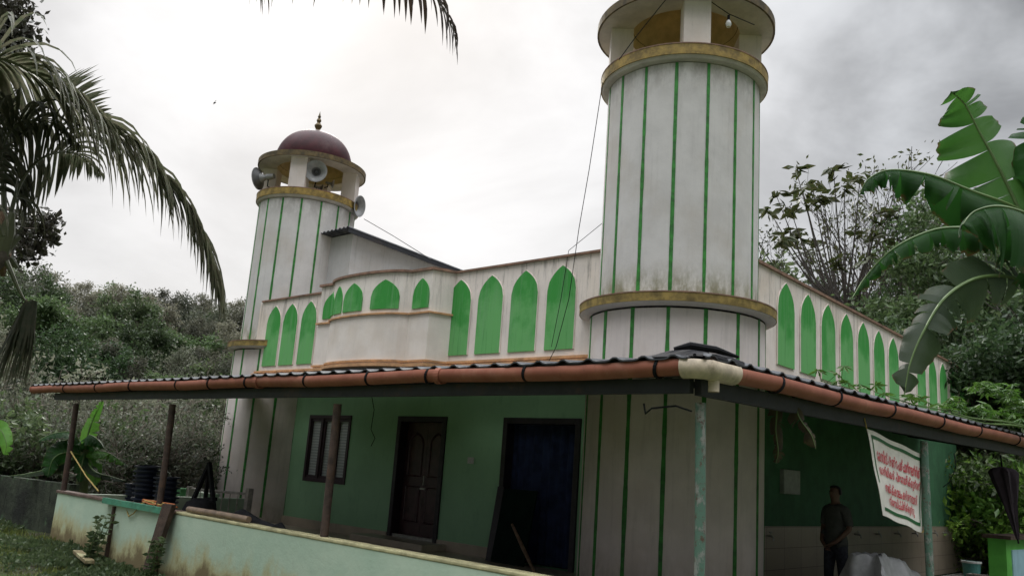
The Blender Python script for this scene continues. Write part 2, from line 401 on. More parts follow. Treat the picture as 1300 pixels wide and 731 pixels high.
def arch_panel(f, s0, s1, z0, zs, zt, out=.022, nu=18):
    mb = MB(); vs = []; fs = []; w = (s1-s0)
    for i in range(nu+1):
        u = -1+2*i/nu; s = (s0+s1)/2+u*w/2; p, n = f(s)
        zc = archz(u, zs, zt)
        for o in (-.01, out):
            q = p+n*o; vs += [(q.x, q.y, z0), (q.x, q.y, zc)]
    for i in range(nu):
        a = i*4; b = (i+1)*4
        fs += [(a+2, b+2, b+3, a+3), (a, a+1, b+1, b), (a+3, b+3, b+1, a+1), (a, b, b+2, a+2)]
    fs += [(0, 2, 3, 1), (nu*4, nu*4+1, nu*4+3, nu*4+2)]
    return mb.add(vs, fs)
def arch_rim(f, s0, s1, z0, zs, zt, out=.03, t=.018):
    # thin plaster lip around the recessed panel
    pts = []
    nu = 22
    for i in range(nu+1):
        u = -1+2*i/nu; s = (s0+s1)/2+u*(s1-s0)/2; p, n = f(s); q = p+n*.012; pts.append((q.x, q.y, archz(u, zs, zt)+.004))
    p, n = f(s0); q = p+n*.012; pts.insert(0, (q.x, q.y, z0)); p, n = f(s1); q = p+n*.012; pts.append((q.x, q.y, z0))
    return MB().tube(pts, t*.62, 5)
# ------------------------------------------------------------------ THE MOSQUE
YF = 9.9
NEAR = Vector((-6.6, 10.5)); LEFT = Vector((-17.42, 11.0))
def sx(y, o=0): return -5.83-.036*(y-11.49)+o
mosque = thing('mosque', 'white and green two-tower mosque with arched parapet and shaded veranda', 'mosque', (-11.7, 15, 0))
# ground floor front wall with openings
YG = 10.6; KG = YG/9.9
GX = lambda x: x*KG
GZ = lambda z: EYE+(z-EYE)*KG
FZ = .2
holes = [(GX(-14.62), GX(-13.26), GZ(1.16), GZ(2.44)), (GX(-11.88), GX(-10.62), FZ, GZ(2.44)), (GX(-9.30), GX(-7.76), FZ, GZ(2.44))]
mb = MB(); xsn = sorted(set([-17.4, -6.6]+[h[0] for h in holes]+[h[1] for h in holes]))
for a, b in zip(xsn, xsn[1:]):
    hs = [h for h in holes if h[0] <= a+1e-6 and h[1] >= b-1e-6]
    if not hs: mb.box(a, b, YG, YG+.22, .0, 3.28)
    else:
        h = hs[0]; mb.box(a, b, YG, YG+.22, h[3], 3.28)
        if h[2] > 0: mb.box(a, b, YG, YG+.22, 0, h[2])
mb.build('front_wall', M['green'], mosque)
# side ground-floor wall
_SP = [(sx(y), y) for y in (10.9, 14, 18, 22.5)]
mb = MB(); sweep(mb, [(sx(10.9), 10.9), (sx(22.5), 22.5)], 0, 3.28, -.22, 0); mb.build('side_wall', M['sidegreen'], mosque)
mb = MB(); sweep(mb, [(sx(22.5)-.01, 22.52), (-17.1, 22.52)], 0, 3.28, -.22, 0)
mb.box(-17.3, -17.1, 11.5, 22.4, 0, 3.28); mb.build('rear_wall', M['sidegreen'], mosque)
mb = MB(); sweep(mb, [(sx(11.4), 11.4), (sx(22.5), 22.5)], .1, 1.11, .001, .025); mb.build('dado', M['dado'], mosque)
mb = MB(); mb.box(-16.4, -12.75, YG-.04, YG, FZ, FZ+.17).box(-11.35, -9.97, YG-.04, YG, FZ, FZ+.17).build('dado', M['tile'], mosque)
MB().box(-17.2, -6.6, YF+.01, YG, 3.18, 3.28).build('overhang_slab', M['soffit'], mosque)
# parapet
bayL, bayR = -14.22, -10.72
mb = MB(); mb.box(-17.1, bayL, YF, YF+.2, 3.28, 4.93).box(bayR, -6.9, YF, YF+.2, 3.28, 4.93)
mb.box(bayL, bayR, YF, YF+.2, 3.28, 4.93)
mb.build('front_parapet', M['parapet'], mosque)
S1 = [(sx(11.2), 11.2), (sx(18.9), 18.9)]; S2 = [(sx(18.9)-.0, 18.9), (sx(27.4), 27.4)]
mb = MB(); sweep(mb, [S1[0], S2[1]], 3.28, 4.93, -.2, 0); mb.build('side_parapet', M['parapet'], mosque)
mb = MB(); mb.box(-17.2, -6.4, 27.2, 27.4, 3.28, 4.93); mb.box(-17.3, -17.1, 11.6, 27.4, 3.28, 4.93); mb.build('rear_parapet', M['parapet'], mosque)
mb = MB(); mb.add([(-17.1, YF+.05, 3.9), (-6.0, YF+.05, 3.9), (-6.45, 27.3, 3.9), (-17.1, 27.3, 3.9), (-17.1, YF+.05, 3.7), (-6.0, YF+.05, 3.7), (-6.45, 27.3, 3.7), (-17.1, 27.3, 3.7)], [(0, 1, 2, 3), (7, 6, 5, 4)]); mb.build('roof_slab', M['conc'], mosque)
mb = MB(); mb.add([(-17.1, 22.6, 3.27), (-6.3, 22.6, 3.27), (-6.4, 27.3, 3.27), (-17.1, 27.3, 3.27)], [(3, 2, 1, 0)])
for y in (26.6,): mb.box(-7.0, -6.65, y, y+.35, 0, 3.28); mb.box(-12, -11.65, y, y+.35, 0, 3.28)
mb.build('porch', M['conc'], mosque)
# copings and mouldings
def bayplan():
    pts = [(bayL, 9.9), (-14.16, 9.5), (-13.70, 9.5)]
    for i in range(1, 20):
        u = -1+2*i/20; pts.append((-12.56+1.14*u, 9.5-.30*(1-abs(u)**2.4)**.62))
    pts += [(-11.42, 9.5), (-10.88, 9.5), (bayR, 9.9)]
    return pts
BP = bayplan()
front_left = [(-17.0, YF), (bayL, YF)]; front_right = [(bayR, YF), (-7.42, YF)]
mb = MB()
for q in (front_left, front_right): sweep(mb, q, 4.93, 4.965, -.22, .04)
sweep(mb, BP, 4.93, 4.975, -.12, .045)
mb.build('parapet_coping', M['cap'], mosque)
mb = MB(); sweep(mb, [(sx(11.3), 11.3), (sx(27.4), 27.4)], 4.93, 4.975, -.22, .04); mb.build('parapet_coping', M['cap'], mosque)
mb = MB()
for q in (front_left, front_right): sweep(mb, q, 3.26, 3.31, -.005, .085); sweep(mb, q, 3.335, 3.375, 0, .05)
sweep(mb, BP, 3.245, 3.30, -.1, .07); sweep(mb, BP, 3.33, 3.365, -.01, .035)
mb.build('moulding', M['orange'], mosque)
mb = MB(); sweep(mb, BP, 4.17, 4.20, -.01, .04); mb.build('moulding', M['orange'], mosque)
# bay balcony
mb = MB(); sweep(mb, BP, 3.285, 4.93, -.12, 0); 
n = len(BP); mb.add([(x, y, 3.285) for x, y in BP]+[(BP[-1][0], 9.95, 3.285), (BP[0][0], 9.95, 3.285)], [tuple(range(n+2))[::-1]])
bay = mb.build('balcony_bay', M['bay'], mosque)
bf, bL, bP = polypath(BP)
def bay_s(px, py, z=None):
    r = ray(px, py); d = Vector((r[0], r[1])); best = None
    for i in range(len(bP)-1):
        a, b = bP[i], bP[i+1]; e = b-a; den = d.x*e.y-d.y*e.x
        if abs(den) < 1e-9: continue
        t = (a.x*e.y-a.y*e.x)/den; u = (a.x*d.y-a.y*d.x)/den
        if -.001 <= u <= 1.001 and t > 0 and (best is None or t < best[0]): best = (t, bL[i]+u*e.length)
    return best[1] if best else None
for (x0, x1, yb) in ((524, 544, 390), (470.5, 506, 391), (436, 459, 394), (423.8, 433, 400), (410, 422.5, 404)):
    s0, s1 = bay_s(x0, yb), bay_s(x1, yb)
    if s0 is None or s1 is None: continue
    w = abs(s1-s0); s0, s1 = min(s0, s1), max(s0, s1)
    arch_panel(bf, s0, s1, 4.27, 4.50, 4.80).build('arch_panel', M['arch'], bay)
# arches along the walls
ff, _, _ = polypath([(-17.1, YF), (-6.9, YF)])
for X in (-16.42, -15.77, -15.08, -10.56, -9.81, -9.05, -8.28):
    s = X+17.1; w = .27 if X < -15 else .285
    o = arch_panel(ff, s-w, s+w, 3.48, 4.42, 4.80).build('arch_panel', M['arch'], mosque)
    arch_rim(ff, s-w, s+w, 3.48, 4.42, 4.80).build('rim', M['parapet'], o)
sf, sL, _ = polypath([(sx(10), 10.), (sx(28), 28.)]); kk = math.hypot(1, .036)
for Y in [12.50+.885*i for i in range(7)]+[19.72+.885*i for i in range(9)]:
    s = (Y-10)*kk; w = .32
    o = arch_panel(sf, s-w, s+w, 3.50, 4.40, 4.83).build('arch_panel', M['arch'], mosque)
    arch_rim(sf, s-w, s+w, 3.50, 4.40, 4.83).build('rim', M['parapet'], o)
mb = MB()
sweep(mb, [(sx(11.3), 11.3), (sx(27.4), 27.4)], 3.22, 3.27, -.005, .07); mb.build('moulding', M['orange'], mosque)
# stair cabin behind the parapet
cX = -15.45
mb = MB(); mb.add([(-17.0, 11.0, 3.9), (cX, 11.0, 3.9), (cX, 15.6, 3.9), (-17.0, 15.6, 3.9), (-17.0, 11.0, 6.62), (cX, 11.0, 6.62), (cX, 15.6, 6.35), (-17.0, 15.6, 6.35)],
              [(0, 1, 5, 4), (1, 2, 6, 5), (2, 3, 7, 6), (3, 0, 4, 7), (4, 5, 6, 7)])
cab = mb.build('stair_cabin', M['cabin'], mosque)
def corr(mb, o, u, v, lu, lv, amp, per, th=.012, prof='trap', rag=0):
    """corrugated sheet: origin o, ridges run along v, waves along u"""
    o = Vector(o); u = Vector(u).normalized(); v = Vector(v).normalized(); n = u.cross(v).normalized()
    if n.z < 0: n = -n
    k = int(lu/per*8); vs = []; fs = []
    for i in range(k+1):
        a = i*per/8; ph = (i % 8)/8
        h = amp*(1 if ph in (.25, .375, .5) else (0.5 if ph in (.125, .625) else 0)) if prof == 'trap' else amp*.5*(1+math.sin(ph*2*PI))
        for b in (0, lv):
            q = o+u*a+v*b+n*h; vs += [q, q-n*th]
    for i in range(k):
        a = i*4; b = a+4
        fs += [(a, b, b+2, a+2), (a+1, a+3, b+3, b+1), (a, a+1, b+1, b), (a+2, b+2, b+3, a+3)]
    return mb.add(vs, fs)
mb = MB(); corr(mb, (cX+.22, 10.72, 6.66), (-1, 0, 0), Vector((0, 5.2, -.30)), 1.95, 5.2, .035, .15)
mb.build('roof_sheet', M['roof'], cab)
mb = MB(); mb.beam((cX+.2, 10.74, 6.60), (cX+.2, 15.9, 6.30), .03, .10); mb.build('fascia_board', M['beam'], cab)
# window
wn = MB(); x0, x1, z0, z1 = holes[0]; y0 = YG-.03
wn.box(x0, x0+.07, y0, y0+.12, z0, z1).box(x1-.07, x1, y0, y0+.12, z0, z1).box(x0+.07, x1-.07, y0, y0+.12, z1-.07, z1).box(x0+.07, x1-.07, y0, y0+.12, z0, z0+.07)
for k in (1, 2): xm = x0+(x1-x0)*k/3; wn.box(xm-.035, xm+.035, y0, y0+.12, z0+.07, z1-.07)
win = wn.build('window', M['winf'], mosque, bevel=.006)
for k in range(3):
    a = x0+(x1-x0)*k/3+.04; b = x0+(x1-x0)*(k+1)/3-.04
    q = MB()
    q.box(a+.03, b-.03, YG+.045, YG+.06, z0+.1, z1-.1).build('pane', M['pane'], win)
    q = MB(); q.box(a, a+.045, YG+.0, YG+.05, z0+.07, z1-.07).box(b-.045, b, YG, YG+.05, z0+.07, z1-.07).box(a+.045, b-.045, YG, YG+.05, z1-.13, z1-.07).box(a+.045, b-.045, YG, YG+.05, z0+.07, z0+.13)
    q.build('sash', M['winf'], win)
# doors
def door(x0, x1, z0, z1, leafmat, closed=True):
    q = MB(); y0 = YG-.04
    q.box(x0, x0+.1, y0, y0+.25, z0, z1).box(x1-.1, x1, y0, y0+.25, z0, z1).box(x0+.1, x1-.1, y0, y0+.25, z1-.1, z1)
    return q.build('door', M['woodf'], mosque, bevel=.008)
d1 = door(*holes[1], None)
for k in (0, 1):
    a = holes[1][0]+.1+.575*k; b = a+.575
    q = MB(); q.box(a+.003, b-.003, YG+.16, YG+.20, .32, 2.40)
    # raised mouldings: upper panel with ogee head, lower plain panel
    fa, _, _ = polypath([(a, YG+.16), (b, YG+.16)])
    pts = []
    for i in range(15):
        u = -1+2*i/14; s = .287+u*.18; p, n = fa(s); pts.append((p.x, p.y-.004, archz(u, 2.02, 2.20)))
    pts = [(a+.105, YG+0.156, 1.42)]+pts+[(a+.47, YG+0.156, 1.42), (a+.105, YG+0.156, 1.42)]
    q.tube(pts, .022, 6)
    q.tube([(a+.105, YG+0.156, .60), (a+.105, YG+0.156, 1.22), (a+.47, YG+0.156, 1.22), (a+.47, YG+0.156, .60), (a+.105, YG+0.156, .60)], .022, 6)
    q.box(a+.13, b-.13, YG+0.145, YG+.16, .65, 1.17).box(a+.04, b-.04, YG+.15, YG+.16, 1.28, 1.36)
    lf = q.build('door_leaf', M['wood'], d1)
q = MB(); q.tube([(-12.0, YG+.15, 1.26), (-12.0, YG+.11, 1.26), (-12.0, YG+.11, 1.42), (-12.0, YG+.15, 1.42)], .01, 6).box(-12.1, -11.96, YG+.12, YG+.15, 1.18, 1.21).build('handle', M['metal'], d1)
q = MB(); q.box(holes[1][0]+.1, holes[1][1]-.1, YG+.0, YG+.06, .3, .36).build('threshold', M['metal'], d1)
d2 = door(*holes[2], None)
# pleated navy curtain filling the second doorway
vs = []; fs = []; nn = 90
for i in range(nn+1):
    x = holes[2][0]+.1+1.45*i/nn; y = YG+.15+.028*math.sin(i*.55)+.015*math.sin(i*.21)
    vs += [(x, y, .22), (x, y+.01*math.sin(i), 1.3), (x, y, 2.42)]
for i in range(nn): fs += [(i*3, i*3+3, i*3+4, i*3+1), (i*3+1, i*3+4, i*3+5, i*3+2)]
MB().add(vs, fs).build('curtain', M['navy'], d2, smooth=True)
MB().box(-13.1, -11.1, 10.0, YG, .2, .31).build('door_step', M['tile'], mosque, bevel=.01)
# veranda floor + plinth
mb = MB(); mb.box(-15.35, -4.6, 5.83, YG+.0, .02, .2); mb.box(-17.6, -15.35, 9.2, YG, .02, .2); mb.build('veranda_floor', M['tile'], mosque)
mb = MB(); mb.add([(-4.6, 5.83, .1), (-2.9, 5.83, .1), (-2.9, 24, .1), (-6.2, 24, .1), (-5.6, 10.6, .1), (-4.6, 10.6, .1), (-4.6, 5.83, -.05), (-2.9, 5.83, -.05), (-2.9, 24, -.05)], [(0, 1, 2, 3, 4, 5), (0, 6, 7, 1), (1, 7, 8, 2)]).build('side_floor', M['conc'], mosque)
# switch plate, meter box
q = MB(); q.box(-10.77, -10.62, YG-.012, YG, 1.70, 1.81); q.box(-10.74, -10.71, YG-.018, YG-.012, 1.72, 1.78).box(-10.69, -10.66, YG-.018, YG-.012, 1.72, 1.78); q.build('switch_plate', M['whiteplastic'], mosque)
q = MB(); q.obox((sx(12.6)+.04, 12.6, 1.76), (.04, 0, 0), (0, .28, 0), (0, 0, .18)); q.build('meter_box', M['paper'], mosque, bevel=.01)
# taps
def tap(y):
    x = sx(y)+.025; q = MB(); z = .98
    q.tube([(x, y, z), (x+.10, y, z)], .016, 8); q.tube([(x+.08, y, z+.01), (x+.11, y, z-.015), (x+.115, y, z-.06)], .014, 8)
    q.tube([(x+.07, y, z), (x+.07, y, z+.05)], .011, 8); q.tube([(x+.07, y-.04, z+.055), (x+.07, y+.04, z+.055)], .009, 6)
    return q.build('tap', M['metal'], mosque)
for (px, py) in ((973, 665), (1085, 673), (1111, 674), (1136, 674), (1158, 674), (1183, 675), (1197, 675), (1215, 676)):
    r = ray(px, py); k = (-5.8+.036*11.49)/(r[0]+.036*r[1]); tap(k*r[1])
# minarets
def minaret(c, r2, r3):
    q = MB(); q.lathe([(1.25, 0), (1.25, 3.86)], (*c, 0), 72); m = q.build('minaret', M['base'], mosque, smooth=True)
    MB().lathe([(1.25, 3.885), (1.36, 3.90), (1.40, 3.93)], (*c, 0), 72).build('ledge', M['base'], m, smooth=True)
    MB().lathe([(1.36, 3.925), (1.405, 3.925), (1.405, 4.05), (1.36, 4.055), (1.13, 4.06)], (*c, 0), 72).build('gold_band', M['goldmoss'], m)
    for zz_, rr2 in ((4.045, 1.41), (7.655, r2+.005)): MB().lathe([(rr2-.03, zz_-.004), (rr2, zz_-.004), (rr2, zz_+.012), (rr2-.03, zz_+.014)], (*c, 0), 72).build('band_lip', M['cap'], m)
    MB().lathe([(1.14, 4.05), (1.14, 7.42)], (*c, 0), 72).build('shaft', M['shaft'], m, smooth=True)
    MB().lathe([(1.13, 7.43), (r2-.04, 7.45), (r2-.015, 7.50)], (*c, 0), 72).build('ledge', M['soffit'], m, smooth=True)
    MB().lathe([(1.15, 7.495), (r2, 7.495), (r2, 7.66), (1.15, 7.665), (0, 7.665)], (*c, 0), 72).build('gold_band', M['gold'], m)
    for k in range(16):
        a = math.radians(-40+22.5*k); 
        for r, z0, z1, w in ((1.25, .3, 3.87, .027), (1.14, 4.06, 7.42, .022)):
            q = MB(); n = 48; vs = []; fs = []
            for i in range(n+1):
                z = z0+(z1-z0)*i/n; ww = w*(1+.28*mnoise.noise(Vector((k*3.1, z*2.3, r)))+.15*mnoise.noise(Vector((k*3.1, z*9, r)))); rr = r+.007
                for sgn, ro in ((-1, -.01), (-1, .0), (1, .0), (1, -.01)):
                    an = a+sgn*ww/r; vs.append((c[0]+(rr+ro)*math.cos(an), c[1]+(rr+ro)*math.sin(an), z))
            for i in range(n):
                for j in range(3): fs.append((i*4+j, i*4+4+j, i*4+5+j, i*4+1+j))
            q.add(vs, fs).build('stripe', M['stripe'], m)
    for k in range(4):
        a = math.radians(-49+90*k); u = Vector((math.cos(a), math.sin(a), 0)); v = Vector((-u.y, u.x, 0))
        MB().obox(Vector((c[0], c[1], 8.035))+u*.98, u*.17, v*.19, (0, 0, .385)).build('pillar', M['base'], m)
    MB().lathe([(.84, 8.540), (.84, 8.420), (r3-.03, 8.420)], (*c, 0), 72).build('canopy_slab', M['soffit'], m)
    MB().lathe([(r3-.03, 8.415), (r3, 8.415), (r3, 8.540), (r3-.03, 8.550), (.8, 8.570)], (*c, 0), 72).build('canopy_band', M['golddark'], m)
    MB().lathe([(.84, 8.430), (.80, 8.620), (.70, 8.920), (.5, 9.220), (.25, 9.370), (0, 9.400)], (*c, 0), 56).build('dome_ceiling', M['ochre'], m, smooth=True)
    MB().lathe([(.93, 8.565), (.93, 8.620)]+[(.93*math.cos(t)**.85, 8.620+.86*math.sin(t)) for t in np.linspace(0, PI/2*.97, 16)]+[(0, 9.490)], (*c, 0), 56).build('dome', M['dome'], m, smooth=True)
    MB().lathe([(.0, 9.380), (.40, 9.360), (.42, 9.370), (.38, 9.410), (.2, 9.470), (.0, 9.520)], (*c, 0), 40).build('dome_cap', M['golddark'], m, smooth=True)
    MB().lathe([(.10, 9.480), (.07, 9.540), (.05, 9.580), (.085, 9.640), (.095, 9.680), (.06, 9.730), (.035, 9.760), (.06, 9.810), (.05, 9.850), (.025, 9.880), (.04, 9.920), (.02, 9.970), (.0, 10.070)], (*c, 0), 20).build('finial', M['golddark'], m, smooth=True)
    return m
mN = minaret(NEAR, 1.262, 1.36); mL = minaret(LEFT, 1.225, 1.30)
# cement repair bits: bare bulb and wires of the near tower
def thingmesh(mb, name, mat, label, cat, group=None, smooth=False):
    xs = [v[0] for v in mb.v]; ys = [v[1] for v in mb.v]; zs = [v[2] for v in mb.v]
    ORG['__t'] = Vector(((min(xs)+max(xs))/2, (min(ys)+max(ys))/2, min(zs)))
    loc = ORG['__t']
    mb.v = [(a-loc.x, b-loc.y, c-loc.z) for a, b, c in mb.v]
    o = mb.build(name, mat, None, smooth=smooth); o.location = loc; ORG[o.name] = Vector(loc); return tag(o, label, cat, group)
def cable(pts, name, label, r=.006, mat='black', sag=0, cat='cable'):
    P = [Vector(p) for p in pts]
    if sag:
        out = []
        for a, b in zip(P, P[1:]):
            for i in range(10): t = i/10; out.append(a.lerp(b, t)+Vector((0, 0, -sag*4*t*(1-t))))
        out.append(P[-1]); P = out
    return thingmesh(MB().tube(P, r, 5), name, M[mat], label, cat)
def ring_pt(c, az, r, z): a = math.radians(az); return Vector((c[0]+r*math.cos(a), c[1]+r*math.sin(a), z))
a = ring_pt(NEAR, -58-75, 1.30, 7.6)
def towerp(px, py, c, r):
    rr = ray(px, py); d = math.hypot(*c)-r; return Vector((0, 0, EYE))+Vector(rr*(d/math.hypot(rr[0], rr[1])))
cable([towerp(765, 105, NEAR, .3), towerp(748, 215, NEAR, .3), ony(735, 290, 9.8), ony(722, 380, 9.8), ony(706, 440, 9.8), ony(697, 458, 9.75)], 'cable', 'thin dark cable dropping from tower gallery across the rightmost front arch', .006)
cable([ony(765, 283, 10.3), ony(722, 318, 9.9), ony(712, 380, 9.82), ony(700, 440, 9.8)], 'cable', 'thin loose wire from near tower shaft over parapet edge', .005)
cable([towerp(462, 278, LEFT, .5), towerp(500, 300, LEFT, .5)+Vector((0, 0, 0)), ony(548, 330, 10.6)], 'cable', 'thin wire sloping down from far tower loudspeaker to the roof', .008)
cable([towerp(850, -6, NEAR, 1.25), towerp(805, 50, NEAR, 1.2), towerp(786, 76, NEAR, 1.27)], 'cable', 'dark wire slanting across near tower gallery left of its pillar', .007)
W1 = [towerp(896, -2, NEAR, 1.1), towerp(925, 18, NEAR, 1.05), towerp(958, 32, NEAR, 1.0)]
cable(W1, 'cable', 'dark wire strung under near tower canopy holding the bulb', .007)
bl = towerp(925, 20, NEAR, 1.05)
lb = thing('light_bulb', 'clear bulb hanging on a wire under the near tower canopy', 'light bulb', bl)
MB().tube([bl, bl-Vector((0, 0, .07))], .02, 8).build('socket', M['black'], lb)
MB().lathe([(.0, -.19), (.03, -.18), (.045, -.14), (.035, -.10), (.015, -.07)], bl, 14).build('glass', M['glass'], lb, smooth=True)
# loudspeakers
def horn(px, py, dist, aim, sc, label):
    p = ond(px, py, dist) if not isinstance(px, Vector) else px
    a = Vector(aim).normalized(); u = a.cross(Vector((0, 0, 1))).normalized(); w = u.cross(a)
    Mx = Matrix((u, w, a)).transposed()
    t = thing('horn_speaker', label, 'loudspeaker', p, 'horn speakers on the far tower')
    MB().lathe([(.0, -.42), (.06, -.42), (.07, -.30), (.075, -.24), (.05, -.22), (.065, -.18), (.11, -.10), (.18, -.03), (.245, 0), (.26, .0), (.26, -.012), (.235, -.012)], p, 32, Mx.to_3x3() @ Matrix.Scale(sc, 3)).build('horn', M['horn'], t, smooth=True)
    MB().lathe([(.24, -.006), (.17, -.045), (.10, -.11), (.05, -.19), (.03, -.19), (.028, -.12), (0, -.10)], p, 32, Mx.to_3x3() @ Matrix.Scale(sc, 3)).build('throat', M['hornin'], t, smooth=True)
    b = p-a*.28*sc; MB().tube([b, b-Vector((0, 0, .22*sc)), Vector((LEFT.x+(b.x-LEFT.x)*.8, LEFT.y+(b.y-LEFT.y)*.8, b.z-.28*sc))], .016, 6).build('bracket', M['black'], t)
    return t
dl = LEFT.length
horn(401, 217, dl-1.15, (.75, -.62, -.12), 1.0, 'grey horn loudspeaker facing forward beside front pillar of far tower')
horn(327, 227, dl-.25, (-.85, -.45, -.12), 1.05, 'grey horn loudspeaker sticking out on left of far tower')
horn(457, 262, dl-.5, (.80, .35, -.1), 1.0, 'grey horn loudspeaker low on the right flank of far tower')
horn(423, 234, dl-.1, (.5, .55, -.1), .45, 'small dark horn inside the far tower gallery, nearer the gap')
horn(408, 240, dl-.2, (.2, .65, -.1), .45, 'small dark horn inside the far tower gallery, behind the forward one')
# ------------------------------------------------------------------ VERANDA ROOF
EL = onz(45, 496, 2.47)+Vector((.55, 0, 0)); E1 = (EL.x, 5.55); CX, CY = -3.27, 5.55
EY1 = 19.6; ex = lambda y: CX+(y-CY)*.040; ez = lambda y: 2.47+(y-CY)*.008
roof = thing('veranda_roof', 'low grey sheet roof on posts with terracotta gutter around the mosque', 'roof', ((EL.x+CX)/2, 7.5, 0))
def sheet(o, u, v, lu, lv, per=.27): return corr(MB(), o, u, v, lu, lv, .032, per)
# front slope: rows of short lengths so the edge looks ragged
slope = (3.02-2.56)/(9.86-5.50)
mb = MB(); x = EL.x+.1; k = 0
# sheets clipped against the hip line on the right
def clipsheet(front=True):
    vs = []; fs = []; per = .27
    if front: n = int((CX-.05-EL.x)/per*8)
    else: n = int((EY1-CY)/per*8)
    hip0 = Vector((CX+.05, CY-.05)); hip1 = Vector((sx(11.2)+.3, YF))
    for i in range(n+1):
        ph = (i % 8)/8; h = .026*(1 if ph in (.375, .5) else (.25 if ph in (.25, .625) else 0))
        if front:
            X = EL.x+i*per/8; j = .018*math.sin(int(i/32)*5.1)
            y0 = CY-.07+j; t = (X-hip1.x)/(hip0.x-hip1.x); y1 = YF-.02 if t < 0 else YF+(hip0.y-hip1.y)*t
            y1 = max(y1, y0+.02); pts = [(X, y0), (X, y1)]; zf = lambda x, y: 2.53+(y-CY+.05)*slope
        else:
            Y = CY-.03+i*per/8; xo = ex(Y)+.06+.018*math.sin(int(i/32)*3.7); xi = sx(max(Y, 11.2))+.02
            t = (Y-hip0.y)/(hip1.y-hip0.y)
            if t < 1: xi = hip0.x+(hip1.x-hip0.x)*max(t, 0)
            xi = min(xi, xo-.02); pts = [(xo, Y), (xi, Y)]; zf = lambda x, y: ez(y)+.072+(ex(y)+.05-x)*.185
        for (a, b) in pts:
            z = zf(a, b)+h; vs += [(a, b, z), (a, b, z-.012)]
    for i in range(n):
        a = i*4; b = a+4; fs += [(a, b, b+2, a+2), (a+1, a+3, b+3, b+1), (a, a+1, b+1, b), (a+2, b+2, b+3, a+3)]
    return MB().add(vs, fs)
clipsheet(True).build('roof_sheet', M['roof'], roof)
clipsheet(False).build('roof_sheet', M['roof'], roof)
MB().tube([(CX-.12, CY+.12, 2.575), (CX-.35, CY+.5, 2.615), (-4.5, 7.6, 2.81), (sx(11.2)+.4, 9.8, 3.04)], [.012, .04, .05, .05], 12).build('ridge_cap', M['black'], roof)
# beams, rafters
MB().box(EL.x+.75, -3.42, 5.66, 5.72, 2.285, 2.40).build('beam', M['beam'], roof)
mb = MB(); mb.beam((ex(5.7)-.13, 5.74, 2.34), (ex(EY1)-.13, EY1, ez(EY1)-.11), .06, .13); mb.build('beam', M['beam'], roof)
for i in range(11):
    X = EL.x+.8+i*1.2
    if X < -4.6: MB().beam((X, 5.73, 2.44), (X, YF-.03, 2.88), .05, .08).build('rafter', M['beam'], roof)
for i in range(9):
    Y = 10.6+i*1.0; MB().beam((ex(Y)-.17, Y, 2.47), (sx(Y)+.03, Y, 2.93), .05, .08).build('rafter', M['beam'], roof)
# gutter
def halfpipe(mb, pts, r=.078, n=14):
    P = [Vector(p) for p in pts]; vs = []; fs = []; N = len(P)
    for i, p in enumerate(P):
        t = (P[min(i+1, N-1)]-P[max(i-1, 0)]).normalized(); sd = t.cross(Vector((0, 0, 1))).normalized(); up = sd.cross(t)
        for rr in (r, r-.008):
            for k in range(n+1):
                a = PI*1.0*k/n-.42*0; ang = PI+a; 
                # bowl opening upward but deep: slightly more than a half circle
                ang = PI-.55+(PI+1.1)*k/n
                vs.append(p+sd*math.cos(ang)*rr+up*math.sin(ang)*rr)
    m = 2*(n+1)
    for i in range(N-1):
        for k in range(n):
            fs.append((i*m+k, (i+1)*m+k, (i+1)*m+k+1, i*m+k+1)); q = i*m+n+1; fs.append((q+k, q+k+1, q+m+k+1, q+m+k))
        for k in (0, n): fs.append((i*m+k, i*m+n+1+k, (i+1)*m+n+1+k, (i+1)*m+k))
    return mb.add(vs, fs)
def gx(i, n): return
nseg = 14; pts = []
for i in range(nseg+1):
    X = EL.x+(CX-.11-EL.x)*i/nseg; pts.append((X, CY, 2.47+.014*math.sin(i*1.9)+.006*math.sin(i*4.3)))
halfpipe(MB(), pts).build('gutter', M['gutter'], roof, smooth=True)
MB().lathe([(0, 0), (.085, 0), (.085, .03), (0, .03)], (EL.x, CY, 2.47), 16, Matrix(((0, 0, 1), (0, 1, 0), (1, 0, 0)))).build('gutter_end_cap', M['gutter'], roof)
pts = [(ex(y), y, ez(y)+.01*math.sin(y*2.1)) for y in np.linspace(CY+.15, EY1, 16)]
halfpipe(MB(), pts).build('gutter', M['gutter'], roof, smooth=True)
mb = MB(); P0 = [(CX-.14, CY, 2.47), (CX-.05, CY+.01, 2.47), (CX+.01, CY+.07, 2.47), (ex(CY+.2), CY+.2, 2.47), (ex(CY+.46), CY+.46, 2.472)]
halfpipe(mb, P0, .092).build('gutter_corner', M['cream'], roof, smooth=True)
MB().lathe([(.035, -.17), (.042, -.17), (.042, -.06), (.035, -.06)], (CX+.005, CY+.20, 2.47), 16).build('gutter_outlet', M['cream'], roof, smooth=True)
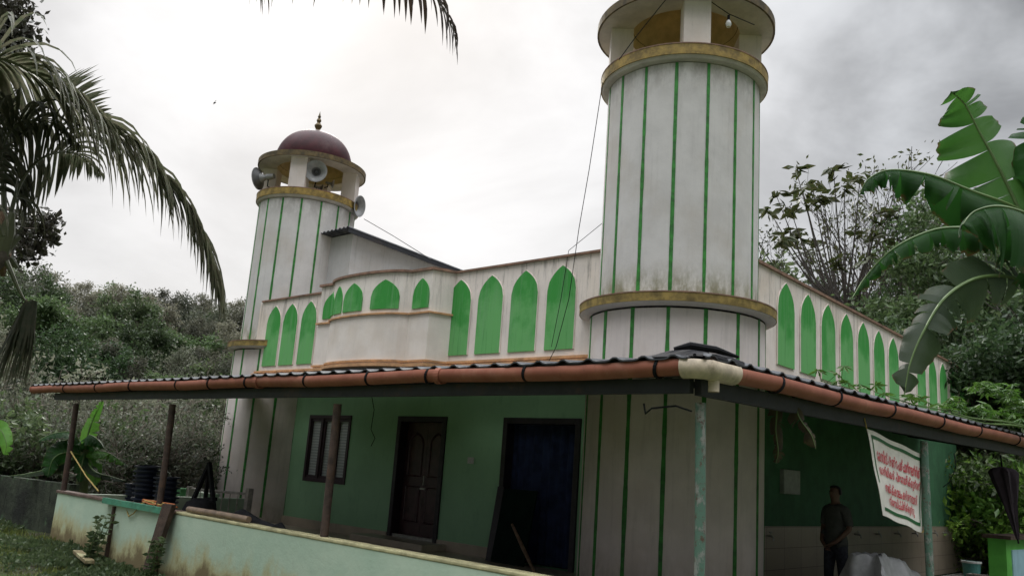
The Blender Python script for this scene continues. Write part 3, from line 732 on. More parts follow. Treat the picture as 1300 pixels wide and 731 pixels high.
# gutter joints and strap clips
def clip(p, d, col='black', r=.087, w=.014):
    d = Vector(d).normalized(); sd = d.cross(Vector((0, 0, 1))).normalized(); up = sd.cross(d); mb = MB(); vs = []; fs = []; n = 14
    for k in range(n+1):
        ang = PI-.75+(PI+1.5)*k/n
        for rr in (r, r-.009):
            for e in (-w, w): vs.append(Vector(p)+sd*math.cos(ang)*rr+up*math.sin(ang)*rr+d*e+d*.02*math.sin(ang))
    for k in range(n):
        a = k*4; b = a+4; fs += [(a, a+1, b+1, b), (a+2, b+2, b+3, a+3), (a, b, b+2, a+2), (a+1, a+3, b+3, b+1)]
    mb.add(vs, fs); mb.build('gutter_clip', M[col], roof)
for px in (87, 127, 170, 229, 270, 317, 392, 471, 547, 671, 838):
    p = ony(px, 487, CY); clip((p.x, CY, 2.47), (1, 0, 0))
for px, py in ((984, 488), (1058, 507), (1127, 523), (1190, 538), (1238, 549), (1287, 559)):
    r_ = ray(px, py); k = (CX-CY*.04)/(r_[0]-.04*r_[1]); y = k*r_[1]; clip((ex(y), y, ez(y)), (.04, 1, 0))
for y in (15, 17, 19): clip((ex(y), y, ez(y)), (.04, 1, 0))
for px in (330, 560, 855, 900):
    p = ony(px, 487, CY); clip((p.x, CY, 2.47), (1, 0, 0), 'gutter', .088, .035) if px < 800 else None
# posts
def post(px, py, ybase, zb, mat='rust', r=.045):
    pass
pp = [ony(82, 614, 5.76), ony(203, 637, 5.76), ony(411, 684, 5.76)]
for p, zt in zip(pp, (2.22, 2.21, 2.21)):
    tops = {0: 102}
    MB().tube([(p.x, 5.76, .78), (p.x+.02, 5.74, 1.5), (p.x+.06, 5.70, zt)], .046, 12).build('post', M['rust'], roof, smooth=True)
p = ony(889, 731, 5.78); o = MB().tube([(p.x, 5.78, .1), (p.x-.01, 5.78, 1.3), (p.x-.02, 5.76, 2.22)], .040, 14).build('post', M['peel'], roof, smooth=True); o['label'] = 'green peeling post under the roof corner'
SPY = 10.35
o = MB().tube([(-3.17, SPY, .1), (-3.20, SPY, 2.28)], .042, 14).build('post', M['peel'], roof, smooth=True); o['label'] = 'teal painted post beside the banner'
MB().tube([(-3.1, 16, .1), (-3.0, 16, 2.3)], .05, 12).build('post', M['peel'], roof, smooth=True)
MB().tube([(-2.85, 19.4, .1), (-2.84, 19.4, 2.4)], .05, 12).build('post', M['peel'], roof, smooth=True)
# crumpled black sheeting heaped at the roof corner
mb = MB(); vs = []; fs = []; n = 16
for i in range(n+1):
    for j in range(7):
        X = -3.80+.60*i/n+.0*j; Y = 5.50+.7*j/6+.20*i/n
        e = math.sin(PI*i/n)**.4*math.sin(PI*(j+.0)/6)**.5 if 0 < j < 6 and 0 < i < n else 0
        vs.append((X, Y, 2.548+.10*max(0, min(Y-5.5, -3.2-X))+e*(.045+.10*abs(mnoise.noise(Vector((X*5, Y*5, 1)))))))
for i in range(n):
    for j in range(6): fs.append((i*7+j, (i+1)*7+j, (i+1)*7+j+1, i*7+j+1))
mb.add(vs, fs); mb.tube([(-3.5, 5.55, 2.61), (-3.4, 5.62, 2.64), (-3.28, 5.8, 2.63), (-3.2, 6.0, 2.60)], [.012, .03, .028, .012], 8)
thingmesh(mb, 'black_sheeting', M['black'], 'crumpled black sheeting heaped on the roof corner above cream gutter elbow', 'sheeting')
cable([(-3.8, 5.62, 2.2), (-3.77, 5.6, 2.12), (-3.70, 5.58, 2.16), (-3.5, 5.6, 2.18), (-3.36, 5.6, 2.14)], 'cable', 'short black cable tied round the beam at roof corner post', .008)
cable([ony(470, 492, 10.5), ony(475, 520, 10.5), ony(471, 545, 10.5), ony(476, 556, 10.5), ony(471, 566, 10.5)], 'cable', 'knotted cable hanging on green wall right of the window', .008)
# ------------------------------------------------------------------ LOW WALL
lw = thing('low_wall', 'mint green low veranda wall with yellow damp stains along its foot', 'wall', (-9.8, 5.76, 0))
MB().box(-15.5, -4.62, 5.70, 5.83, -.1, .735).build('wall_face', M['low'], lw)
MB().box(-15.53, -11.3, 5.68, 5.86, .735, .78).build('coping', M['coping'], lw, bevel=.008)
MB().box(-11.297, -4.6, 5.692, 5.85, .735, .775).build('coping', simple('yellowed wall top paint', (.50, .46, .26), .7, .35, 5, dirt=(.16, .13, .08)), lw, bevel=.012)
MB().box(-15.5, -15.36, 5.83, 9.2, -.1, .735).build('end_return', M['low'], lw)
# board with teal frame leaning on wall
bd = thing('framed_board', 'pale board with a teal green wooden frame leaning on low wall', 'board', (-12.3, 5.66, 0))
MB().box(-13.2, -11.55, 5.655, 5.675, -.14, .72).build('board_panel', M['low'], bd)
MB().box(-13.46, -11.50, 5.60, 5.676, .72, .80).build('frame_rail', M['tealframe'], bd)
MB().add([(-11.60, 5.64, .72), (-11.52, 5.64, .72), (-11.72, 5.60, -.05), (-11.80, 5.60, -.05), (-11.60, 5.68, .72), (-11.52, 5.68, .72), (-11.72, 5.66, -.05), (-11.80, 5.66, -.05)], [(0, 3, 2, 1), (4, 5, 6, 7), (0, 1, 5, 4), (1, 2, 6, 5), (2, 3, 7, 6), (3, 0, 4, 7)]).build('frame_stile', M['tealframe'], bd)
MB().beam((-13.08, 5.64, .70), (-13.06, 5.63, -.14), .045, .05, (0, 1, 0)).build('batten', M['plank'], bd)
thingmesh(MB().add([(-11.49, 5.59, .86), (-11.22, 5.59, .86), (-11.36, 5.48, -.05), (-11.56, 5.48, -.05), (-11.49, 5.655, .86), (-11.22, 5.655, .86), (-11.36, 5.56, -.05), (-11.56, 5.56, -.05)],
                   [(0, 3, 2, 1), (4, 5, 6, 7), (0, 1, 5, 4), (1, 2, 6, 5), (2, 3, 7, 6), (3, 0, 4, 7)]), 'timber_plank', M['plank'], 'dark rough timber plank propped against low wall beside framed board', 'plank')
thingmesh(MB().beam((-13.3, 5.30, .04), (-12.2, 5.05, .03), .12, .04), 'timber_offcut', M['low'], 'pale greenish timber strip lying on the grass at the wall foot', 'timber')
thingmesh(MB().tube([(-11.1, 5.77, .82), (-10.2, 5.76, .825), (-9.55, 5.76, .82)], .038, 12), 'wooden_pole', simple('light brown pole', (.24, .17, .12), .7, .35, 8), 'round brown wooden pole lying along top of the low wall', 'pole', smooth=True)
# black rubber boot-like bundle
bb = MB(); pA = ony(300, 655, 5.95); pB = ony(362, 677, 5.85)
bb.tube([pA+Vector((-.05, 0, .0)), pA+Vector((.12, 0, .02)), pA.lerp(pB, .5)+Vector((0, 0, .01)), pB+Vector((-.15, 0, .02)), pB], [.04, .085, .05, .055, .03], 12)
bb.tube([pB+Vector((-.25, -.03, .05)), pB+Vector((-.12, 0, .07)), pB+Vector((0.03, 0, .0))], [.02, .05, .02], 8)
thingmesh(bb, 'umbrella', M['black'], 'folded black umbrella lying across the low wall by third post', 'umbrella', smooth=True)
# ropes
cable([ony(90, 573, 5.72), ony(110, 605, 5.75), ony(125, 623, 5.72)], 'rope', 'pale yellow rope tied from the leftmost post down to wall top', .012, 'rope', cat='rope')
rp = MB(); c0 = ony(203, 637, 5.76)
for k, (m, seed) in enumerate(((0, 1), (1, 5))):
    random.seed(seed)
    pts = [Vector((c0.x+random.uniform(-.55, .45), 5.76+random.uniform(-.07, .07), .80+random.uniform(0, .05))) for _ in range(16)]
    mm = MB(); mm.tube(pts, .011, 5)
    if k == 0: mm.tube([pts[0], (c0.x-.35, 5.66, .80), (c0.x-.45, 5.62, .66), (c0.x-.62, 5.63, .60), (c0.x-.78, 5.66, .68), (c0.x-.7, 5.7, .80)], .009, 5)
    thingmesh(mm, 'rope', M['rope' if k == 0 else 'orope'], ['tangled pale yellow rope drooping over wall top by second post', 'tangled orange rope heaped on wall top by second post'][k], 'rope')
random.seed(11)
# tubs
tub0 = None; TL = []
def tubproto():
    t = thing('plastic_tub', 'x', 'tub', (0, 0, -50), 'nested blue black plastic tubs')
    MB().lathe([(0, .0), (.11, 0), (.122, .02), (.165, .17), (.19, .175), (.193, .19), (.17, .192), (.158, .185), (.115, .03), (0, .02)], (0, 0, -50), 28).build('tub_body', M['tub'], t, smooth=True)
    MB().lathe([(.188, .165), (.204, .168), (.206, .19), (.19, .194)], (0, 0, -50), 28).build('rim', M['tub'], t, smooth=True)
    return t
pc = [(ony(186, 620, 6.5), 13, 1.0, 'leaning stack left of second post'), (ony(169.5, 620, 6.9), 10, .62, 'narrow small stack left of the tall one'), (ony(213, 620, 6.6), 11, 1.0, 'stack behind second post')]
tub0 = tubproto(); first = True
ordw = ['lowest', 'second from bottom', 'third from bottom', 'fourth from bottom', 'fifth from bottom', 'sixth from bottom', 'seventh from bottom', 'eighth from bottom', 'ninth from bottom', 'tenth from bottom', 'eleventh from bottom', 'twelfth from bottom', 'topmost']
for (p, n, sc, wh) in pc:
    for i in range(n):
        w_ = 'topmost' if i == n-1 else ordw[i]
        lab = f'blue black tub, {w_} in the {wh}'
        loc = (p.x-.006*i, p.y, .22+i*.073*(.8 if sc < 1 else 1))
        if first: tub0.location = loc; tub0['label'] = lab; first = False; o = tub0
        else: o = copy_tree(tub0, loc, 0, (sc, sc, 1), lab)
        o.rotation_euler = (.03*math.sin(i*2.1), -.05, i*.7)
# black A-frame stand
p0 = ony(266, 588, 6.6)
st = thing('folding_stand', 'black A-frame stand with crossbar behind the low wall', 'stand', (p0.x, 6.6, .2))
for (q, nm) in ((ony(236, 655, 6.4), 'leg'), (ony(258, 655, 7.0), 'leg'), (ony(272.5, 655, 6.4), 'leg')):
    d = (q-p0).normalized(); q2 = p0+d*((p0.z-.2)/-d.z); MB().beam(p0, q2, .06, .05, (0, 1, 0)).build(nm, M['black'], st)
a_ = ony(262, 633, 6.5); b_ = ony(274, 633, 6.5); MB().beam(a_, b_, .05, .05).build('crossbar', M['black'], st)
q = ony(252, 655, 6.2)
tb = thing('upturned_basin', 'black upturned basin seen behind wall beneath the A-frame stand', 'basin', (q.x, 6.2, .3))
MB().lathe([(.25, .72), (.24, .76), (.19, .88), (.1, .93), (0, .935)], (q.x, 6.2, 0), 30).build('basin_body', M['black'], tb, smooth=True)
MB().lathe([(.24, .705), (.27, .71), (.27, .725), (.24, .73)], (q.x, 6.2, 0), 30).build('rim', M['black'], tb, smooth=True)
MB().box(q.x-.28, q.x+.28, 6.0, 6.4, .2, .70).build('support_box', M['plank'], tb)
# railing + rear green walls
ra, rb = ony(262, 627, 8.3), ony(316, 630, 8.3)
rl = thing('metal_railing', 'weathered pale steel railing beside the far tower foot', 'railing', ((ra.x+rb.x)/2, 8.3, .3))
MB().tube([(ra.x-.6, 8.3, .86), (rb.x, 8.3, .90)], .022, 8).build('top_rail', M['grey rail'], rl)
MB().tube([(ra.x-.6, 8.3, .42), (rb.x, 8.3, .42)], .018, 8).build('bottom_rail', M['grey rail'], rl)
for i in range(8):
    X = ra.x-.5+i*(rb.x-ra.x+.4)/7; MB().tube([(X, 8.3, .42), (X, 8.3, .88)], .011, 6).build('bar', M['grey rail'], rl)
MB().box(rb.x-.05, rb.x+.05, 8.25, 8.35, .1, 1.0).build('end_post', M['grey rail'], rl)
MB().box(ra.x-.7, ra.x-.6, 8.25, 8.35, .1, .9).build('end_post', M['grey rail'], rl)
rw = thing('rear_garden_wall', 'low dull green wall crossing behind the stacked tubs', 'wall', (-18, 8.6, 0))
MB().box(-24, -16.6, 8.75, 8.9, -.1, .74).build('wall_face', M['sidegreen'], rw)
MB().box(-24, -16.6, 8.72, 8.93, .74, .79).build('coping', M['coping'], rw)
p = ony(228, 640, 8.5); MB().box(p.x-.55, p.x+.05, 8.45, 8.7, 0, .82).build('pier', simple('green pier paint dull', (.12, .33, .14), .8, .3, 4), rw)
p = ony(250, 640, 8.5); MB().box(p.x-.35, p.x+.45, 8.45, 8.7, 0, .80).build('pier', M['low'], rw)
mwp = [(-32, 3.6), (-16.0, 5.98)]
mw = MB(); sweep(mw, [(-34, 3.4), (-24, 4.85), (-15.9, 6.02)], -.3, .86, -.18, 0)
thingmesh(mw, 'mossy_wall', M['mossy'], 'blackened mossy boundary wall at the left beyond the grass', 'wall')
# boards leaning at the second door
def lean(p0, p1, w, th=.03):
    p0 = Vector(p0); p1 = Vector(p1); W = Vector((w, 0, 0)); T = Vector((0, th, 0))
    return MB().add([p0, p0+W, p0+W+T, p0+T, p1, p1+W, p1+W+T, p1+T], [(3, 2, 1, 0), (4, 5, 6, 7), (0, 1, 5, 4), (1, 2, 6, 5), (2, 3, 7, 6), (3, 0, 4, 7)])
t0_ = ony(632, 617, 10.5); q0_ = ony(614, 722, 10.3); q0_ = t0_+(q0_-t0_)*((t0_.z-.2)/(t0_.z-q0_.z))
thingmesh(lean(q0_, t0_, .14), 'leaning_board', M['woodf'], 'narrow dark board leaning upright at left of second doorway', 'board')
thingmesh(lean(q0_+Vector((.16, -.05, 0)), t0_+Vector((.16, 0, -.02)), .7), 'leaning_board', simple('dark green sheet', (.007, .018, .013), .9, .3, 4, spec=.1), 'wide dark green sheet leaning across the second doorway', 'board')
thingmesh(MB().tube([ony(650, 665, 9.9), ony(664, 695, 9.8), ony(681, 731, 9.7), ony(688, 746, 9.65)], [.02, .03, .022, .02], 7), 'wooden_stick', M['sheath'], 'pale stick leaning in front of the second doorway', 'stick')
# ------------------------------------------------------------------ SIDE: banner, tarp, pier, buckets
BXX = -3.24
cTL, cTR, cBR, cBL = [onx(a, b, BXX) for a, b in ((1100.5, 544), (1171.4, 577), (1170.4, 676), (1121.6, 654))]
def bpos(u, v, o=0.):
    # slight taper curve of the left edge and wind ripple
    l = cTL.lerp(cBL, v)+Vector((0, -.10*math.sin(PI*v)*.15, 0)); r = cTR.lerp(cBR, v); p = l.lerp(r, u)
    p = p+Vector((.005*math.sin(u*9+v*3)+.004*math.sin(v*11+u*4), 0, .006*math.sin(u*13)*(abs(v-.5)*2)))
    return p+Vector((o, 0, 0))
bn = thing('banner', 'white cloth banner with red lettering and green border strung below side gutter', 'banner', (BXX, (cTL.y+cTR.y)/2, cBR.z))
def bgrid(u0, u1, v0, v1, o, nu=30, nv=30):
    vs = [bpos(u0+(u1-u0)*i/nu, v0+(v1-v0)*j/nv, o) for i in range(nu+1) for j in range(nv+1)]; m = nv+1
    return MB().add(vs, [(i*m+j, i*m+j+1, (i+1)*m+j+1, (i+1)*m+j) for i in range(nu) for j in range(nv)])
q = bgrid(0, 1, 0, 1, 0); q2 = bgrid(0, 1, 0, 1, -.004); q.add(q2.v, [f[::-1] for f in q2.f]); q.build('cloth', M['banner'], bn, smooth=True)
q = bgrid(.04, .955, .055, .095, .004, 30, 2)
for a in ((.04, .055, .055, .60), (.94, .955, .055, .92), (.08, .955, .885, .925)): w_ = bgrid(*a, .004, 20, 20); q.add(w_.v, w_.f)
q.build('border', M['bandgreen'], bn)
def textmesh(s):
    cu = bpy.data.curves.new('txt', 'FONT'); cu.body = s; cu.size = 1; cu.resolution_u = 3; cu.offset = .028
    ob = bpy.data.objects.new('txt', cu); COL.objects.link(ob); bpy.context.view_layer.update()
    me = bpy.data.meshes.new_from_object(ob.evaluated_get(bpy.context.evaluated_depsgraph_get()))
    V = [tuple(v.co) for v in me.vertices]; Fq = [tuple(p.vertices) for p in me.polygons]
    bpy.data.objects.remove(ob); bpy.data.curves.remove(cu); bpy.data.meshes.remove(me); return V, Fq
for words, u0, u1, v0, v1 in ((['േകാവിഡ്', '-19', 'െൻറ', 'പശ്ചാത്തലത്തിൽ'], .09, .93, .18, .34), (['അതിഥികൾ', 'പ്രേവശിക്കുന്നത്'], .10, .93, .365, .525),
                             (['തൽക്കാലം', 'കർശനമായി'], .16, .87, .555, .69), (['നിേരാധിച്ചിരിക്കുന്നു'], .22, .80, .71, .855)):
    V, Fq = textmesh(' '.join(words))
    if not V: continue
    X = [v[0] for v in V]; Y = [v[1] for v in V]; xa, xb, ya, yb = min(X), max(X), min(Y), max(Y)
    W_ = [bpos(u0+(u1-u0)*(v[0]-xa)/(xb-xa), v1-(v1-v0)*(v[1]-ya)/(yb-ya), .007) for v in V]
    MB().add(W_, Fq).build('lettering', M['red'], bn)
q = MB()
for c_, d_ in ((cTL, Vector((0, -.06, .10))), (cTR, Vector((0.03, .05, .12))), (cBR, Vector((0.04, .06, .08)))): q.tube([c_, c_+d_], .006, 5)
q.build('tie_string', M['rope'], bn)
# tarpaulin
vs = []; fs = []; nu, nv = 60, 44; y0, y1 = 11.1, 14.3
for i in range(nu+1):
    t = i/nu; y = y0+(y1-y0)*t
    ht = .90*smooth(t/.05+.45)*(1-.48*smooth((t-.08)/.75)) if t < .93 else .93*.52*(1-smooth((t-.93)/.07)*.75)
    for j in range(nv+1):
        a = -1+2*j/nv; w = .40-.1*t; k = abs(a); fold = .06*math.sin(t*27+a*2)*k+.045*math.sin(t*13-a*5)*k
        x = -4.22+math.copysign(min(k*1.5, 1)*w*.9+max(0, k-.6)*.32, a)+fold
        z = .1+(ht-.1)*(1-smooth((k-.30)/.70))+.06*abs(mnoise.noise(Vector((x*7, y*5, 0))))+.02*mnoise.noise(Vector((x*16, y*13, 2)))
        xx = x; yy = y+.05*mnoise.noise(Vector((a*3, t*8, 3)))+(.08*math.sin(a*9) if t < .1 else 0)
        vs.append((xx, yy, z))
m = nv+1
for i in range(nu):
    for j in range(nv): fs.append((i*m+j, (i+1)*m+j, (i+1)*m+j+1, i*m+j+1))
thingmesh(MB().add(vs, fs), 'tarpaulin', M['tarp'], 'creased silver grey tarpaulin draped over a low heap beside the standing person', 'tarpaulin', smooth=True)
# pier wall on the right
pv = onx(1277, 690, -3.3)
pw = thing('garden_wall', 'bright green garden wall with pale blue panel at lower right edge', 'wall', (-3.3, pv.y+1.5, 0))
pf = ony(1254, 690, pv.y)
MB().box(pf.x, -3.3, pv.y, pv.y+.5, 0, 1.17).box(-3.45, -3.30, pv.y+.5, pv.y+5, 0, 1.17).build('wall_face', M['brightgreen'], pw)
MB().box(pf.x-.06, -3.22, pv.y-.06, pv.y+5.05, 1.17, 1.22).build('coping', M['plank'], pw)
MB().box(-3.30, -3.285, pv.y+.28, pv.y+4.6, .25, 1.02).build('panel', M['blue'], pw)
b0 = onz(1234, 735, .1)
bk = thing('bucket', 'white and teal paint bucket standing beyond the end of the tiled wall', 'bucket', (b0.x, b0.y, .1))
MB().lathe([(0, .0), (.15, 0), (.18, .36), (.185, .36), (.17, .34), (.14, .02), (0, .02)], (b0.x, b0.y, .1), 24).build('bucket_body', M['tealbucket'], bk, smooth=True)
MB().lathe([(.182, .33), (.198, .335), (.198, .37), (.182, .375)], (b0.x, b0.y, .1), 24).build('rim', M['whiteplastic'], bk, smooth=True)
MB().tube([Vector((b0.x, b0.y, .1))+Vector((.19*math.cos(t), 0, .34-.16*math.sin(t))) for t in np.linspace(0, PI, 12)], .006, 5).build('handle', M['metal'], bk)
b1 = onz(1246, 745, .1)
bk = thing('storage_crate', 'small brown crate next to the teal bucket', 'crate', (b1.x, b1.y, .1))
MB().box(b1.x-.2, b1.x+.2, b1.y-.15, b1.y+.15, .1, .32).build('crate_body', simple('tan crate', (.26, .17, .13), .8, .3, 6), bk, bevel=.01)
MB().box(b1.x-.22, b1.x+.22, b1.y-.17, b1.y-.15, .26, .33).box(b1.x-.22, b1.x+.22, b1.y+.15, b1.y+.17, .26, .33).box(b1.x-.22, b1.x-.2, b1.y-.15, b1.y+.15, .26, .33).box(b1.x+.2, b1.x+.22, b1.y-.15, b1.y+.15, .26, .33).build('rim', M['whiteplastic'], bk)
# dark low wall beyond
sweepm = MB(); sweep(sweepm, [(-7.5, 23.2), (-3.4, 23.2)], 0, .95, -.15, 0); thingmesh(sweepm, 'dark_garden_wall', M['mossy'], 'low dark wall behind the bucket under the trees', 'wall')
# folded umbrella hanging from side beam
u0 = ony(1270, 577, 13.6); u1 = ony(1272, 592, 13.6); u2 = ony(1292, 684, 13.6)
um = thing('hanging_umbrella', 'dark folded umbrella hanging head up from the beam at right', 'umbrella', u1)
ax = (u2-u1); P_ = []; 
uu = Vector((1, 0, 0)); ww = Vector((0, 1, 0)); vs = []; fs = []; n = 24
for (t, r) in ((0, .02), (.03, .12), (.08, .155), (.25, .13), (.5, .085), (.75, .05), (1, .02)):
    c_ = u1+ax*t
    for k in range(n): a = 2*PI*k/n; rr = r*(1+.28*math.cos(a*6+t*2)); vs.append(c_+uu*math.cos(a)*rr+ww*math.sin(a)*rr)
for i in range(6):
    for k in range(n): fs.append((i*n+k, i*n+(k+1) % n, (i+1)*n+(k+1) % n, (i+1)*n+k))
MB().add(vs, fs).build('canopy', simple('dark purple brown cloth', (.028, .018, .026), .9, .3, 7), um, smooth=True)
MB().tube([u0, u1, u2, u2+ax*.06], .012, 6).build('shaft', M['black'], um)
cable([ony(1197, 618, 20.5), ony(1205, 612, 20.5), ony(1211, 600, 20.5), ony(1214, 590, 20.5), ony(1211, 575, 20.5)], 'cable', 'looped black wire at the far end of side green wall', .01)
# ------------------------------------------------------------------ PERSON
def skinmesh(name, nodes, edges, sub=2):
    me = bpy.data.meshes.new(name); me.from_pydata([n[0] for n in nodes], edges, []); ob = bpy.data.objects.new(name, me); COL.objects.link(ob)
    sk = ob.modifiers.new('s', 'SKIN'); sk.use_smooth_shade = True
    for i, n in enumerate(nodes):
        sv = me.skin_vertices[0].data[i]; sv.radius = n[1] if hasattr(n[1], '__len__') else (n[1], n[1]); sv.use_root = (i == 0)
    ss = ob.modifiers.new('b', 'SUBSURF'); ss.levels = sub; ss.render_levels = sub
    bpy.context.view_layer.update(); dg = bpy.context.evaluated_depsgraph_get()
    m2 = bpy.data.meshes.new_from_object(ob.evaluated_get(dg)); bpy.data.objects.remove(ob); return m2
pb = Vector((-4.98, 12.22, .10)); psc = .955
N_ = []; E_ = []
def nd(x, y, z, r, par=None):
    N_.append(((x, y, z), r)); i = len(N_)-1
    if par is not None: E_.append((par, i))
    return i
pel = nd(0, 0, .93, (.155, .11)); wa = nd(0, 0, 1.06, (.145, .10), pel); ch = nd(0, 0, 1.24, (.165, .11), wa); sh = nd(0, .01, 1.38, (.12, .085), ch)
ne = nd(0, .0, 1.48, (.055, .06), sh); h1 = nd(0, -.02, 1.56, (.066, .078), ne); h2 = nd(0, -.01, 1.64, (.078, .095), h1); h3 = nd(0, .0, 1.71, (.055, .07), h2)
for s in (-1, 1):
    a1 = nd(s*.175, .01, 1.37, (.062, .06), sh); a2 = nd(s*.235, .02, 1.12, .043, a1); a3 = nd(s*.13, -.15, .93, .031, a2); a4 = nd(s*.05, -.19, .88, (.03, .022), a3)
    for k in range(4):
        f1 = nd(s*.03-s*k*.002, -.205+.012*k, .845-.006*k+.012*k*k*.1, .010, a4); f2 = nd(s*(-.012), -.20+.014*k, .815-.004*k, .0085, f1); nd(s*(-.03), -.185+.014*k, .80, .0075, f2)
    t1 = nd(s*.03, -.225, .875, .011, a4); nd(s*.0, -.235, .85, .009, t1)
    l1 = nd(s*.095, 0, .84, (.092, .09), pel); l2 = nd(s*.11, -.01+.02*s, .50, (.058, .06), l1); l3 = nd(s*.12, .02+.02*s, .09, (.040, .042), l2); l4 = nd(s*.135, -.10, .035, (.045, .03), l3); nd(s*.145, -.17, .025, (.035, .02), l4)
bm_ = skinmesh('body', N_, E_)
ang = math.radians(-18)
Rz = Matrix.Rotation(ang, 3, 'Z')
# facial relief: nose, brow, ears on the continuous head surface
for v in bm_.vertices:
    x, y, z = v.co
    if z > 1.5 and y < -.06:
        v.co.y -= .022*math.exp(-((x/.014)**2+((z-1.605)/.022)**2)); v.co.y += .008*math.exp(-(((abs(x)-.032)/.015)**2+((z-1.635)/.012)**2)); v.co.y -= .007*math.exp(-((x/.028)**2+((z-1.565)/.009)**2))
    if z > 1.55 and abs(x) > .06 and abs(y) < .04: v.co.x += math.copysign(.018*math.exp(-((y/.018)**2+((z-1.62)/.028)**2)), x)
person = thing('person', 'person in a grey short-sleeved shirt standing with hands joined beside the taps', 'person', pb)
co = [v.co.copy() for v in bm_.vertices]; no = [v.normal.copy() for v in bm_.vertices]; polys = [tuple(p.vertices) for p in bm_.polygons]
def place(c): return pb+(Rz @ (c*psc))
MB().add([place(c) for c in co], polys).build('body', M['skin'], person, smooth=True)
def cloth(name, sel, off, mat, lab=None):
    idx = {}; vs = []; fs = []
    for p in polys:
        if all(sel(co[i]) for i in p):
            f = []
            for i in p:
                if i not in idx: idx[i] = len(vs); c = co[i]+no[i]*off; vs.append(place(c))
                f.append(idx[i])
            fs.append(tuple(f))
    o = MB().add(vs, fs).build(name, mat, person, smooth=True); so = o.modifiers.new('s', 'SOLIDIFY'); so.thickness = .006; so.offset = -1; return o
cloth('shirt', lambda c: .84 < c.z < 1.455 and not (c.z < 1.15 and (c.y < -.115 or abs(c.x) > .185)), .016, M['shirt'])
cloth('trousers', lambda c: .10 < c.z < .95 and c.y > -.125 and abs(c.x) < .215, .013, M['trouser'])
cloth('hair', lambda c: c.z > 1.58 and (c.y > -.035 or c.z > 1.68), .022, M['hair'])
for s in (-1, 1):
    e = Vector((s*.03, -.092, 1.633)); MB().lathe([(0, -.006), (.006, -.004), (.009, 0), (.006, .004), (0, .006)], place(e), 10).build('eye', M['hair'], person, smooth=True)
# ------------------------------------------------------------------ FOLIAGE GENERATORS
def catmull(P, n=8):
    P = [Vector(p) for p in P]; out = []
    Q = [P[0]*2-P[1]]+P+[P[-1]*2-P[-2]]
    for i in range(1, len(Q)-2):
        for k in range(n):
            t = k/n; a, b, c, d = Q[i-1], Q[i], Q[i+1], Q[i+2]
            out.append(.5*((2*b)+(c-a)*t+(2*a-5*b+4*c-d)*t*t+(3*b-a-3*c+d)*t**3))
    out.append(P[-1]); return out
def leafquads(C, D, size, width=.45, jit=.5, up=None):
    """vectorised leaves: C centres, D directions, size lengths -> V,F (two quads folded along the midrib)"""
    n = len(C); D = D/np.linalg.norm(D, axis=1, keepdims=True)
    r = rng.normal(size=(n, 3)); Sd = np.cross(D, r); Sd /= np.linalg.norm(Sd, axis=1, keepdims=True)+1e-9
    Nn = np.cross(Sd, D); L = size[:, None]
    b = C; m1 = C+D*L*.45+Nn*L*.06; tip = C+D*L-Nn*L*.08
    l = m1+Sd*L*width*.5-Nn*L*.10; rr = m1-Sd*L*width*.5-Nn*L*.10
    V = np.stack([b, l, m1, rr, tip], 1).reshape(-1, 3); i = np.arange(n)[:, None]*5
    Fc = np.concatenate([np.concatenate([i, i+1, i+4, i+2], 1), np.concatenate([i, i+2, i+4, i+3], 1)], 0)
    return V, Fc
def branch_tree(h, spread, levels, nsub, r0, up=.5, seed=0, lean=(0, 0), first=.35, kink=.18, multi=1):
    rd = random.Random(seed); segs = []; tips = []
    def grow(p, d, L, r, lev):
        n = 4 if lev else 6; pts = [p]; rs = [r]
        for i in range(n):
            d = (d+Vector((rd.gauss(0, kink), rd.gauss(0, kink), rd.gauss(0, kink*.6)))+Vector((0, 0, .06*up))).normalized()
            p = p+d*L/n; pts.append(p); rs.append(r*(1-.62*(i+1)/n))
        segs.append((pts, rs))
        if lev >= levels: tips.extend([(pts[-1], d), (pts[-2], d), (pts[-3], d)]); return
        tips.append((pts[-1], d)) if lev >= levels-1 else None
        for k in range(nsub[lev]):
            t = first+(1-first)*(k+rd.random()*.7)/nsub[lev] if lev == 0 else .25+.75*(k+rd.random())/nsub[lev]
            i = min(int(t*n), n-1); q = pts[i].lerp(pts[i+1], t*n-i if t*n-i < 1 else 1)
            az = rd.random()*2*PI if lev else 2.4*k+rd.random()
            tilt = spread*(.6+.6*rd.random())
            ax_ = Vector((math.cos(az), math.sin(az), 0)); base = (pts[i+1]-pts[i]).normalized()
            ax_ = (ax_-base*ax_.dot(base)).normalized(); nd_ = (base*math.cos(tilt)+ax_*math.sin(tilt)+Vector((0, 0, .25*up))).normalized()
            grow(q, nd_, L*(.42+.2*rd.random())*(1.15-.4*t), rs[i]*.55, lev+1)
    for m_ in range(multi):
        a = rd.random()*2*PI; o = Vector((0, 0, 0)) if multi == 1 else Vector((math.cos(a), math.sin(a), 0))*.25*rd.random()*h*.2
        grow(o, Vector((lean[0]+(.0 if multi == 1 else .35*math.cos(a)), lean[1]+(0 if multi == 1 else .35*math.sin(a)), 1)).normalized(), h*(1 if multi == 1 else .7+.3*rd.random()), r0, 0)
    return segs, tips
